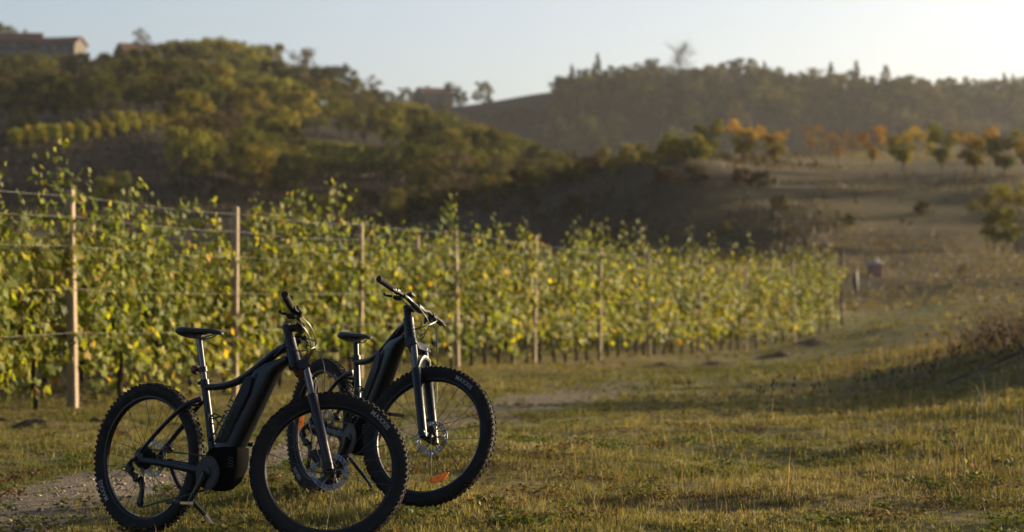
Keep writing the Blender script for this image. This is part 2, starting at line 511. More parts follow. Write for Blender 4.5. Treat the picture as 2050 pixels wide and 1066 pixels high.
ang = np.concatenate([np.linspace(-math.pi, -.5, 30)[:-1], np.linspace(-.5, -.245, 22)[:-1], np.linspace(-.245, .245, 150)[:-1], np.linspace(.245, .5, 22)[:-1], np.linspace(.5, math.pi, 30)])
rad = np.concatenate([np.geomspace(2.5, 9, 14)[:-1], np.geomspace(9, 62, 235)[:-1], np.geomspace(62, 1200, 250)[:-1], np.geomspace(1200, 9000, 16)])
AA, RR = np.meshgrid(ang, rad)
GX = (RR * np.sin(AA)).ravel(); GY = (RR * np.cos(AA)).ravel()
GZ = terrain(GX, GY)
na, nr = len(ang), len(rad)
idx = np.arange(na * nr).reshape(nr, na)
quads = np.stack([idx[:-1, :-1], idx[:-1, 1:], idx[1:, 1:], idx[1:, :-1]], -1).reshape(-1, 4)
V = np.stack([GX, GY, GZ], -1)
V = np.vstack([V, [[0, 0, float(GZ[:na].mean())]]])
fan = np.stack([np.full(na - 1, na * nr), idx[0, 1:], idx[0, :-1]], -1)
def ground_colour(x, y):
    d = np.hypot(x, y)
    turf = np.array([.088, .080, .022]); straw = np.array([.130, .100, .040]); soil = np.array([.070, .050, .034])
    scrub = np.array([.030, .021, .012]); stone = np.array([.160, .128, .090]); far = np.array([.016, .015, .012])  # scrub brown, deepened to put the slope's shade into its colour
    a = np.clip(.5 + 1.5 * vnoise(x, y, 1.7, 21) + .9 * vnoise(x, y, .5, 22), 0, 1)[:, None]
    a = a * (1 - .75 * lane(x, y)[:, None])
    c = (turf * (1 - a) + straw * a) * (1 + .3 * lane(x, y)[:, None])  # lane colour lightened to paint in the sun falling on it
    td, ta = track_dist(x, y)
    g = (1 - sstep(.35, .75, td + .5 * vnoise(x, y, .6, 23) + .3 * vnoise(x, y, .2, 24))) * (1 - .2 * sstep(4, 8, ta)) * (1 - sstep(16, 24, ta))
    g = g[:, None]
    c = c * (1 - g) + stone * g
    m = sstep(95, 130, d)[:, None]
    b = np.clip(.5 + 1.4 * vnoise(x, y, 14, 25) + .8 * vnoise(x, y, 4, 26), 0, 1)[:, None]
    hill = scrub * (1 - b) + np.array([.056, .042, .021]) * b
    mead = (sstep(150, 185, d) * sstep(8, 22, x) * (1 - sstep(280, 380, d)))[:, None]
    hill = hill * (1 - mead) + (np.array([.060, .046, .024]) * (1 - b) + np.array([.13, .105, .045]) * b) * mead
    mead2 = (sstep(18, 40, x) * (1 - sstep(150, 185, d)))[:, None]
    hill = hill * (1 - mead2) + (np.array([.070, .052, .028]) * (1 - b) + np.array([.12, .10, .042]) * b) * mead2
    c = c * (1 - m) + hill * m
    f = sstep(320, 500, d)[:, None]
    return c * (1 - f) + far * f
gcol = ground_colour(V[:, 0], V[:, 1])
g_me = mesh_np('ground', V, [quads, fan], gcol, M['ground'], smooth=True)
ground = obj('ground', g_me)
tag(ground, kind='structure')

# ------------------------------------------------------------------ grass and stones (stuff)
def blades(x, y, hgt, wid, colr, lean=.55, z=None, ldir=None):
    n = len(x)
    if z is None: z = terrain(x, y)
    a = rng.uniform(0, 2 * math.pi, n)         # facing
    la = rng.uniform(0, 2 * math.pi, n) if ldir is None else ldir        # lean direction
    ln = np.abs(rng.normal(0, lean, n)) * hgt
    wx = np.cos(a) * wid / 2; wy = np.sin(a) * wid / 2
    bx = np.cos(la) * ln; by = np.sin(la) * ln
    V = np.empty((n, 5, 3), np.float32)
    z0 = z - .01
    V[:, 0] = np.stack([x - wx, y - wy, z0], -1); V[:, 1] = np.stack([x + wx, y + wy, z0], -1)
    mx = x + bx * .35; my = y + by * .35; mz = z + hgt * .6
    V[:, 2] = np.stack([mx + wx * .8, my + wy * .8, mz], -1); V[:, 3] = np.stack([mx - wx * .8, my - wy * .8, mz], -1)
    V[:, 4] = np.stack([x + bx, y + by, z + hgt * np.clip(1 - (ln / hgt) ** 2 * .30, .30, 1)], -1)
    b = np.arange(n)[:, None] * 5
    q = b + np.array([[0, 1, 2, 3]]); t = b + np.array([[3, 2, 4]])
    C = np.repeat(colr[:, None, :], 5, 1)
    return V.reshape(-1, 3), q, t, C.reshape(-1, 3)

def grass_colours(x, y, dry):
    n = len(x)
    pal = np.array([[.078, .092, .020], [.146, .143, .036], [.220, .195, .066], [.33, .270, .14], [.108, .078, .043]])
    s = 1.6 * vnoise(x, y, 1.9, 31) + 1.1 * vnoise(x, y, .6, 32) + dry + rng.normal(0, .30, n)
    t = np.clip(1.25 + s * 1.05 - .8 * lane(x, y), 0, 3.0)
    i = np.floor(t).astype(int); i = np.minimum(i, 2); f = (t - i)[:, None]
    c = pal[i] * (1 - f) + pal[i + 1] * f
    mat = (1 - .8 * lane(x, y)) * np.clip(-.18 + 1.5 * vnoise(x, y, 1.1, 37) + 1.1 * vnoise(x, y, .4, 38), 0, 1)
    br = rng.random(n) < (.12 + .12 * np.clip(dry, 0, 1) + .75 * mat)
    c[br] = pal[4] * rng.uniform(.5, 1.2, (br.sum(), 1))
    return c * rng.uniform(.75, 1.25, n)[:, None]

def scatter(n, d0, d1, p0=-160, p1=2210):
    d = np.sqrt(rng.uniform(d0 * d0, d1 * d1, n)); px = rng.uniform(p0, p1, n)
    return (px - 1025) / F * d, d

def grass_zone(n, d0, d1, hmul, wid, p0=-160, p1=2210, per=9):
    """tufts of a few blades spreading outwards, thick and thin by patches"""
    m = n // per
    cx, cy = scatter(m, d0, d1, p0, p1)
    td, ta = track_dist(cx, cy)
    bare = (1 - sstep(.30, .8, td + .5 * vnoise(cx, cy, .6, 23))) * (1 - .2 * sstep(4, 8, ta)) * (1 - sstep(16, 24, ta))
    clump = vnoise(cx, cy, .45, 33) + .6 * vnoise(cx, cy, .16, 34)
    keep = rng.random(m) < np.clip(.82 + 1.5 * clump, .30, 1) * (1 - .86 * bare)
    cx, cy, bare = cx[keep], cy[keep], bare[keep]
    k = len(cx)
    px = cx / cy * F + 1025
    tall = sstep(1350, 2000, px) * sstep(12, 18, cy) * (1 - .6 * sstep(22, 25, cy))
    dry = .22 + .30 * tall + .22 * vnoise(cx, cy, 5, 35) + rng.normal(0, .3, k)
    th = (rng.gamma(4, .0105, k) + .012) * (1 + 1.3 * np.clip(vnoise(cx, cy, .7, 36), -.4, .5)) * (1 + .8 * tall) * (1 - .4 * bare) * hmul
    rep_ = lambda q: np.repeat(q, per)
    oa = rng.uniform(0, 2 * math.pi, k * per); orad = np.abs(rng.normal(0, 1, k * per)) * rep_(.012 + .35 * th)
    x = rep_(cx) + np.cos(oa) * orad; y = rep_(cy) + np.sin(oa) * orad
    hgt = rep_(th) * rng.uniform(.45, 1.25, k * per)
    return blades(x, y, hgt, wid * rng.uniform(.6, 1.4, k * per), grass_colours(x, y, rep_(dry)), .95, None, oa + rng.normal(0, .7, k * per))

def build_blades(name, zones, label, cat):
    Vs, Qs, Ts, Cs = [], [], [], []; o = 0
    for v, q, t, c in zones:
        Vs.append(v); Qs.append(q + o); Ts.append(t + o); Cs.append(c); o += len(v)
    me = mesh_np(name, np.vstack(Vs), [np.vstack(Qs), np.vstack(Ts)], np.vstack(Cs), M['grass'])
    ob = obj(name, me)
    return tag(ob, label, cat, kind='stuff')

build_blades('grass', [grass_zone(240000, 9.6, 16.5, .48, .0040), grass_zone(150000, 16.5, 27, .58, .0065),
                       grass_zone(90000, 27, 46, .9, .012), grass_zone(60000, 46, 120, 1.15, .028)],
             'short olive and straw-coloured grass covering the field', 'grass')

# tall dry stalks, mostly to the right
def stalks():
    zs = []
    for n, d0, d1, p0, p1, h0, h1, w in [(260, 13, 21, 1150, 2250, .14, .30, .004), (90, 20.5, 22, 1500, 2150, .18, .40, .005), (1500, 33, 46, 1650, 2400, .14, .32, .008), (160, 10.5, 16, 1000, 2200, .10, .20, .0035), (60, 12, 16, 0, 900, .08, .16, .0035)]:
        x, y = scatter(n, d0, d1, p0, p1)
        k = rng.random(n) < np.clip(.45 + 1.6 * vnoise(x, y, 1.3, 41), .05, 1)
        x, y = x[k], y[k]
        c = np.array([[.20, .155, .075]]) * rng.uniform(.5, 1.5, (len(x), 1)) * (1 + np.array([[.25, 0, -.1]]) * rng.random((len(x), 1)))
        zs.append(blades(x, y, rng.uniform(h0, h1, len(x)), np.full(len(x), w), c, .28))
    # reddish brushy stand at the right
    x, y = scatter(5000, 31, 46, 1700, 2420)
    dens = np.clip(.5 + 1.5 * vnoise(x, y, 2.0, 42), 0, 1) * sstep(1750, 2000, x / y * F + 1025)
    k = rng.random(len(x)) < dens
    x, y = x[k], y[k]
    c = np.array([[.110, .090, .055]]) * rng.uniform(.6, 1.5, (len(x), 1))
    zs.append(blades(x, y, rng.uniform(.12, .38, len(x)), np.full(len(x), .008), c, .35))
    return zs
build_blades('dry_stalks', stalks(), 'tall thin dry grass stalks standing out of the turf', 'grass')

# coarse scrub on the mound and slopes
def scrub():
    zs = []
    n = 80000
    x, y = scatter(n, 100, 260, 620, 2300)
    k = rng.random(n) < np.clip(.5 + 1.5 * vnoise(x, y, 9, 43) + .7 * vnoise(x, y, 3, 44), .05, 1)
    x, y = x[k], y[k]
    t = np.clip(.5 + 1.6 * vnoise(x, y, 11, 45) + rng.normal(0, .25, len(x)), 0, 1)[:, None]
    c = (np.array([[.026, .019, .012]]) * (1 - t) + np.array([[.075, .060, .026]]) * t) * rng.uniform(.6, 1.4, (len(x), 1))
    mead = sstep(1600, 1750, x / y * F + 1025)[:, None]
    c = c * (1 - mead) + mead * np.array([[.135, .11, .045]]) * rng.uniform(.5, 1.4, (len(x), 1))
    h = rng.uniform(.10, .34, len(x)) * (1 - .45 * mead[:, 0]) * (1 + 1.5 * np.clip(vnoise(x, y, 8, 46), 0, 1))
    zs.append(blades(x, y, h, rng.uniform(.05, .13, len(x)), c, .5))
    n = 26000
    x, y = scatter(n, 120, 215, 760, 2250)
    k = rng.random(n) < np.clip(-.1 + 2.2 * vnoise(x, y, 6, 47) + 1.0 * vnoise(x, y, 2, 48), 0, 1) * (1 - .93 * sstep(1560, 1720, x / y * F + 1025)) * .8
    x, y = x[k], y[k]
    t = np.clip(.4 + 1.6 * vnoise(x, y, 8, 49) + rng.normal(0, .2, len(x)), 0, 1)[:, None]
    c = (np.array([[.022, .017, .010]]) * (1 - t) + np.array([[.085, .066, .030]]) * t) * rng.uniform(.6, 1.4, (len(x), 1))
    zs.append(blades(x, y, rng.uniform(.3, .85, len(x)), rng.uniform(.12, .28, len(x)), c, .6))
    n = 24000
    x, y = scatter(n, 205, 330, -200, 1200)
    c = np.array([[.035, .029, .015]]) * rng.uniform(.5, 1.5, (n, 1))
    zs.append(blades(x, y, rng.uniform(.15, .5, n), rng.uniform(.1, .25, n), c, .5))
    return zs
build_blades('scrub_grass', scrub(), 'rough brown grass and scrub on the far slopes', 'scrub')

# gravel
def stones():
    n = 9000
    t = (TRACK_B - TRACK_A); L = np.linalg.norm(t); t = t / L; nn = np.array([t[1], -t[0]])
    s = rng.uniform(-2.2, 22, n); o = rng.normal(0, .42, n)
    x = TRACK_A[0] + t[0] * s + nn[0] * o; y = TRACK_A[1] + t[1] * s + nn[1] * o
    k = rng.random(n) < np.clip(.55 + 1.5 * vnoise(x, y, .6, 51), .05, 1)
    x, y = x[k], y[k]; n = len(x)
    z = terrain(x, y)
    r = np.clip(rng.gamma(3, .0023, n), .0025, .02)
    base = np.array([[1, 0, 0], [-1, 0, 0], [0, 1, 0], [0, -1, 0], [0, 0, .8], [0, 0, -.6]])
    fs = np.array([[0, 2, 4], [2, 1, 4], [1, 3, 4], [3, 0, 4], [2, 0, 5], [1, 2, 5], [3, 1, 5], [0, 3, 5]])
    a = rng.uniform(0, 6.28, n)
    B = base[None] * rng.uniform(.6, 1.4, (n, 6, 1))
    X = B[..., 0] * np.cos(a)[:, None] - B[..., 1] * np.sin(a)[:, None]; Y = B[..., 0] * np.sin(a)[:, None] + B[..., 1] * np.cos(a)[:, None]
    V = np.stack([X, Y, B[..., 2] * .7], -1) * r[:, None, None] + np.stack([x, y, z + r * .2], -1)[:, None]
    T = (np.arange(n)[:, None, None] * 6 + fs[None]).reshape(-1, 3)
    c = np.array([.21, .175, .14]) * rng.uniform(.4, 1.6, (n, 1))
    C = np.repeat(c[:, None], 6, 1).reshape(-1, 3)
    me = mesh_np('gravel', V.reshape(-1, 3), T, C, M['ground'])
    tag(obj('gravel', me), 'pale loose gravel along the farm track beside the bicycles', 'gravel', kind='stuff')
stones()
# ------------------------------------------------------------------ vineyard
def row_xy(d, off=0.0):
    x = -4.74 + .26 * (d - 25.8)
    if d > 55: x += .0033 * (d - 55) ** 2
    return x - off * .968, d + off * .25
def row_pt(d, off=0.0):
    x, y = row_xy(d, off)
    return Vector((x, y, tz(x, y)))
def row_dir(d):
    a = Vector(row_xy(d + .3)); b = Vector(row_xy(d - .3))
    return (a - b).normalized()

def ordinal(n):
    if n > 13: return '%d%s' % (n, 'th' if 10 < n % 100 < 14 else {1: 'st', 2: 'nd', 3: 'rd'}.get(n % 10, 'th'))
    return {1: 'first', 2: 'second', 3: 'third', 4: 'fourth', 5: 'fifth', 6: 'sixth', 7: 'seventh', 8: 'eighth', 9: 'ninth', 10: 'tenth', 11: 'eleventh', 12: 'twelfth', 13: 'thirteenth'}[n]

# leaf outline: five-lobed, slightly cupped
LEAF = np.array([[0, -.06], [.22, -.34], [.50, -.22], [.34, .02], [.52, .30], [.24, .26], [0, .62], [-.24, .26], [-.52, .30], [-.34, .02], [-.50, -.22], [-.22, -.34]])
LEAF6 = np.array([[0, -.3], [.46, -.22], [.40, .22], [0, .58], [-.40, .22], [-.46, -.22]])
def leaf_cloud(pos, nrm, size, col, outline, fold=.22):
    """one small lobed blade per position"""
    n = len(pos); m = len(outline)
    nrm = nrm / np.linalg.norm(nrm, axis=1, keepdims=True)
    ref = np.tile([[0, 0, -1.0]], (n, 1)) + rng.normal(0, .35, (n, 3))     # leaf tips hang down
    t = ref - nrm * (ref * nrm).sum(1, keepdims=True)
    t /= np.linalg.norm(t, axis=1, keepdims=True) + 1e-9
    b = np.cross(nrm, t)
    O = np.vstack([[0, 0.05], outline])
    cup = np.concatenate([[0], -fold * np.abs(outline[:, 0]) + .10 * (outline[:, 1] < -.1)])
    V = pos[:, None] + size[:, None, None] * (b[:, None] * O[None, :, :1] + t[:, None] * O[None, :, 1:] + nrm[:, None] * (cup[None, :, None] * rng.uniform(-1, 1.6, (n, 1, 1))))
    k = np.arange(m)
    tri = np.stack([np.zeros(m, int), 1 + k, 1 + (k + 1) % m], -1)
    T = (np.arange(n)[:, None, None] * (m + 1) + tri[None]).reshape(-1, 3)
    C = np.repeat(col[:, None], m + 1, 1).reshape(-1, 3)
    return V.reshape(-1, 3), T, C

VPAL = np.array([[.050, .070, .010], [.112, .135, .020], [.200, .208, .034], [.300, .262, .042], [.38, .24, .030], [.27, .12, .024]])
def vine_colours(n, zrel, autumn):
    t = np.clip(rng.gamma(2.1, .65, n) * .82 + .15 + autumn + .55 * (1 - zrel) * rng.random(n), 0, 4.6)
    i = np.minimum(np.floor(t).astype(int), 4); f = (t - i)[:, None]
    return (VPAL[i] * (1 - f) + VPAL[i + 1] * f) * rng.uniform(.7, 1.3, (n, 1))

def make_vine(width=1.05, ncane=15, top=2.25, autumn=0.0, detail=True, shoots=0, shoot_top=2.6, lmul=1.0, hang=.5):
    """returns trunk builder, cane builder, foliage arrays; local X along the row"""
    tr = MB(); cn = MB()
    hh = random.uniform(.70, .85)
    pts = [Vector((0, 0, -.08))]
    x = y = 0
    for k in range(1, 7):
        x += random.uniform(-.035, .035); y += random.uniform(-.03, .03)
        pts.append(Vector((x, y, hh * k / 6)))
    rr = [.040, .034, .030, .031, .028, .034, .038]
    tr.tube(pts, [r * random.uniform(.85, 1.2) for r in rr], 8)
    for s in (-1, 1):      # cordon arms
        q = [pts[-1]]
        for k in range(1, 5):
            q.append(Vector((pts[-1].x + s * width * .13 * k, random.uniform(-.03, .03), hh + .04 + random.uniform(-.03, .03))))
        tr.tube(q, [.026, .021, .018, .015, .011], 6)
    LP, LZ = [], []
    def cane(p, dirv, length, r0):
        n = max(4, int(length / .14)); pts = [p]; v = dirv.normalized()
        for k in range(n):
            v = (v + Vector((random.gauss(0, .17), random.gauss(0, .17), random.gauss(0, .07)))).normalized()
            np_ = pts[-1] + v * (length / n)
            np_.y = max(-.34, min(.34, np_.y))
            pts.append(np_)
        cn.tube(pts, list(np.linspace(r0, r0 * .4, len(pts))), 4)
        step = .050 / lmul; s = .06
        while s < length:
            a = s / length * n; i = min(int(a), n - 1); f = a - i
            q = pts[i] * (1 - f) + pts[i + 1] * f
            LP.append((q.x + random.gauss(0, .055), q.y + random.gauss(0, .075), q.z + random.gauss(-.02, .04)))
            s += step * random.uniform(.6, 1.4)
    for k in range(ncane):
        p = Vector((max(-.55, min(.55, random.gauss(0, .19))) * width, random.uniform(-.05, .05), hh + .04))
        L = (top - hh) * (1.06 - .35 * abs(p.x)) * (random.uniform(.55, 1.0) if random.random() < .8 else random.uniform(1.0, 1.22))
        cane(p, Vector((random.gauss(0, .16), random.gauss(0, .16), 1)), L, .0055)
    for k in range(int(ncane * hang)):
        p = Vector((random.uniform(-.5, .5) * width, random.uniform(-.1, .1), random.uniform(hh - .1, hh + .45)))
        cane(p, Vector((random.gauss(0, .5), random.choice((-1, 1)) * random.uniform(.3, .9), random.uniform(-1.5, -.2))), random.uniform(.30, .85), .004)
    for k in range(shoots):
        p = Vector((random.uniform(-.25, .25), 0, hh + .5))
        cane(p, Vector((random.gauss(0, .07), random.gauss(0, .07), 1)), shoot_top - hh - .5, .005)
    pos = np.array(LP)
    nf = int(len(pos) * .15)
    fill = np.stack([rng.uniform(-.52, .52, nf) * width, rng.normal(0, .17, nf), rng.uniform(.5, top * .70, nf)], -1)
    pos = np.vstack([pos, fill])
    n = len(pos)
    side = np.sign(pos[:, 1] + rng.normal(0, .1, n))
    nrm = np.stack([rng.normal(0, .42, n), side * rng.uniform(.45, 1.0, n), rng.normal(.35, .38, n)], -1)
    zr = np.clip((pos[:, 2] - .4) / 1.9, 0, 1)
    size = rng.uniform(.072, .150, n) * (1 - .25 * zr) / (lmul ** .5)
    patch = vnoise(pos[:, 0] + random.uniform(0, 99), pos[:, 2], .30, 61) * 1.6
    fol = leaf_cloud(pos, nrm, size, vine_colours(n, zr, autumn + patch), LEAF if detail else LEAF6)
    return tr, cn, fol

POST_D = [25.8, 30.4, 35.3, 40.3, 45.4, 50.9, 56.0, 61.5, 66.9, 72.4, 78.0]
POST_TOP = [2.35, 2.36, 2.30, 2.33, 2.42, 2.40, 2.40, 2.35, 2.40, 2.45, 2.6]
def make_post(name, p, rz, h, w, lean, label, group, mat='post', staples=True):
    root = empty(name, p, (lean[0], lean[1], rz))
    b = MB()
    hw = w / 2; ch = w * .14
    def ring(z, k):
        return [Vector((x * k, y * k, z)) for x, y in ((hw - ch, -hw), (hw, -hw + ch), (hw, hw - ch), (hw - ch, hw), (-hw + ch, hw), (-hw, hw - ch), (-hw, -hw + ch), (-hw + ch, -hw))]
    b.loft([ring(-.25, 1.02), ring(.4, 1.0), ring(h * .55, .97), ring(h - .03, .94), ring(h, .80)])
    b.build('post_shaft', M[mat], root)
    if staples:
        for zz in WIRE_Z:
            if zz < h - .02:
                s = MB(); s.tube([(hw + .001, -.012, zz - .004), (hw + .010, -.004, zz), (hw + .010, .004, zz), (hw + .001, .012, zz + .004)], .0025, 5)
                s.build('wire_staple', M['wire'], root)
    return tag(root, label, 'post', group)
WIRE_Z = [2.27, 2.05, 1.74, 1.28, .82]
post_words = ['thickest weathered vineyard post, tall at the far left of the front row', 'weathered vineyard post standing behind the saddle of the near bicycle', 'slim vineyard post half hidden in leaves behind the far bicycle saddle',
              'bare vineyard post beside the handlebar end of the far bicycle', 'pale vineyard post in mid row, next one after the bare post by the handlebar', 'vineyard post in the right half, two posts after the bare one by the handlebar',
              'leaf-covered vineyard post, third after the bare one by the handlebar', 'leaf-covered vineyard post, fourth before the end of the front row', 'small vineyard post, third before the end of the front row',
              'small vineyard post, last but one in the front row', 'dark end post of the front row of vines']
for i, d in enumerate(POST_D):
    p = row_pt(d, -.06)
    w = [.100, .082, .066, .076, .07, .07, .07, .07, .07, .07, .09][i]
    make_post('vineyard_post', p, math.radians(-14.6 + random.uniform(-8, 8)), POST_TOP[i], w, (random.uniform(-.012, .012), random.uniform(-.02, .02) if i else -.022, 0), post_words[i], 'posts of the front vine row', 'post' if i < 10 else 'bark')

# trellis wires of the front row, one object per wire
def wire(z, off, name, label, group, d0=21.5, d1=78.0, side=-.115):
    pts = []
    ds = [d0] + [d for d in POST_D if d0 < d < d1] + [d1]
    for a, b in zip(ds[:-1], ds[1:]):
        pa = row_pt(a, off + side); pb = row_pt(b, off + side)
        for k in range(6):
            t = k / 6
            q = pa.lerp(pb, t); q.z = pa.z * (1 - t) + pb.z * t + z - .10 * t * (1 - t)
            pts.append(q)
    q = row_pt(d1, off + side); q.z += z; pts.append(q)
    b = MB(); b.tube(pts, .0022, 5)
    tag(b.build(name, M['wire'], None), label, 'wire', group)
for k, z in enumerate(WIRE_Z):
    wire(z, 0, 'trellis_wire', ['topmost', 'second highest', 'third highest', 'fourth highest', 'lowest'][k] + ' trellis wire running along the front row of vines', 'trellis wires of the front vine row')

# front row vines, each its own plant
d = 22.3; vi = 0; k_after = 0; last_post = -1
tall = {23: 3.0}
while d < 77.6:
    pi = sum(1 for q in POST_D if q <= d) - 1
    if pi != last_post: last_post = pi; k_after = 0
    k_after += 1
    p = row_pt(d, .15)
    grow = 1.0 + .0030 * (d - 25)
    px_here = p.x / p.y * F + 1025
    sh = 0; st = 2.6
    for q, hgt in ((15, 2.75), (60, 2.6), (160, 2.7), (250, 2.5), (372, 2.55), (555, 2.5), (655, 2.6), (735, 2.55), (860, 2.5), (1175, 2.75), (1420, 3.3), (1365, 2.8), (1600, 2.9)):
        if abs(px_here - q) < (22 if d < 40 else 11): sh = random.choice((2, 3)); st = hgt
    tr, cn, fol = make_vine(1.14, 17, 2.52 * grow * random.uniform(.84, 1.10), random.uniform(-.25, .3), d < 52, sh, st, 1.0 if d < 40 else .88, 1.35 if d < 32 else .75)
    root = empty('grape_vine', p, (0, 0, math.atan2(row_dir(d).y, row_dir(d).x)))
    tr.build('vine_trunk', M['vine_bark'], root)
    cn.build('canes', M['cane'], root)
    v, t, c = fol
    obj('foliage', mesh_np('foliage', v, t, c, M['vine_leaf']), root)
    if pi < 0: lab = 'yellow-green grape vine at the left picture edge, %s before the first post' % ordinal(k_after)
    else: lab = 'leafy yellow-green grape vine in the front row, %s after the %s post from the left' % (ordinal(k_after), ordinal(pi + 1))
    tag(root, lab, 'grape vine', 'vines of the front row')
    d += 1.02 * random.uniform(.9, 1.1); vi += 1

# rows behind: a few plants, repeated
back = []
for k in range(7):
    tr, cn, fol = make_vine(1.2, 11, 2.2 * random.uniform(.94, 1.06), random.uniform(-.4, .2), False, 1 if k == 3 else 0, 2.6, .75, 1.1)
    m1 = bpy.data.meshes.new('vine_trunk'); m1.from_pydata(tr.v, [], tr.f); m1.materials.append(M['vine_bark'])
    v, t, c = fol
    back.append((m1, mesh_np('foliage', v, t, c, M['vine_leaf'])))
for ri, off in enumerate((2.5, 5.0)):
    d = 22.5 + ri * 2; nth = 0
    while d < 76:
        nth += 1
        p = row_pt(d, off)
        a = row_dir(d)
        root = empty('grape_vine', p, (0, 0, math.atan2(a.y, a.x) + random.choice((0, math.pi))), (1, 1, random.uniform(.74, .92)))
        m1, m2 = random.choice(back)
        obj('vine_trunk', m1, root); obj('foliage', m2, root)
        tag(root, ['grape vine of the second row behind the front vines, %s from its left end', 'grape vine of the third row behind two nearer rows, %s from its left end'][ri] % ordinal(nth), 'grape vine', ['vines of the second row', 'vines of the third row'][ri])
        d += 1.12
    for pn, d in enumerate(POST_D[::2]):
        p = row_pt(d + .8, off)
        make_post('vineyard_post', p, -.25, 2.3, .08, (random.uniform(-.02, .02), random.uniform(-.02, .02), 0), ['vineyard post of the second row behind the front vines, %s from the left', 'vineyard post of the third row behind two rows of vines, %s from the left'][ri] % ordinal(pn + 1), ['posts of the second vine row', 'posts of the third vine row'][ri], staples=False)

# dark sheet hanging at the row end
p = row_pt(78.6, -.35)
b = MB()
for k in range(1):
    rings = []
    for zz, ww, tt in ((1.05, .03, .02), (1.25, .065, .04), (1.55, .07, .045), (1.80, .05, .04), (1.92, .02, .015)):
        rings.append([Vector((math.cos(a) * ww * (1 + .15 * math.sin(3 * a + zz * 4)), math.sin(a) * tt, zz)) for a in np.linspace(0, 2 * math.pi, 12, endpoint=False)])
    b.loft(rings)
    b.tube([(0, 0, 1.9), (.02, 0, 2.0), (-.1, 0.02, 2.08)], .008, 5)
tag(b.build('plastic_sack', M['sack'], None, loc=p), 'dark blue plastic sack hanging at the far end of the front vine row', 'sack')

# clods of turned soil by the row
def clod(px, dd, sx, sy, h, label):
    p = on_ground(px, dd); h *= .55
    n = 400; u = 20; b = MB(); vs = []; fs = []
    for i in range(u + 1):
        for j in range(u + 1):
            x = i / u * 2 - 1; y = j / u * 2 - 1
            r = math.hypot(x, y)
            e = max(0, 1 - r) ** .6
            z = h * e * (.45 + 1.1 * (float(vnoise([x + px], [y + dd], .33, 71)[0]) + .5)) + .35 * h * float(vnoise([x + px], [y], .11, 72)[0]) * e - .03
            vs.append(Vector((x * sx, y * sy, z)))
    for i in range(u):
        for j in range(u):
            a = i * (u + 1) + j
            fs.append((a, a + u + 1, a + u + 2, a + 1))
    b.add(vs, fs)
    tag(b.build('soil_clod', M['soil'], None, loc=p), label, 'soil', 'clods of turned soil along the vines')
for a in [(72, 22.6, .34, .28, .16, 'heap of dark dry soil in the grass in front of the leftmost post'), (195, 23.5, .18, .18, .11, 'small soil lump just behind the near bicycle rear tyre'), (8, 23.6, .35, .25, .10, 'low soil heap at the very left edge of the grass'),
          (1180, 42, .45, .5, .13, 'dark soil clod in the grass right of the far bicycle front wheel'), (1330, 45, .6, .6, .16, 'broad soil clod before the mid part of the vine row'), (1440, 48, .8, .6, .18, 'widest soil clod, before the right half of the vine row'),
          (1560, 54, .6, .6, .22, 'soil clod before the last third of the vine row'), (1650, 62, .8, .7, .25, 'soil clod nearest the far end of the vine row')]:
    clod(*a)
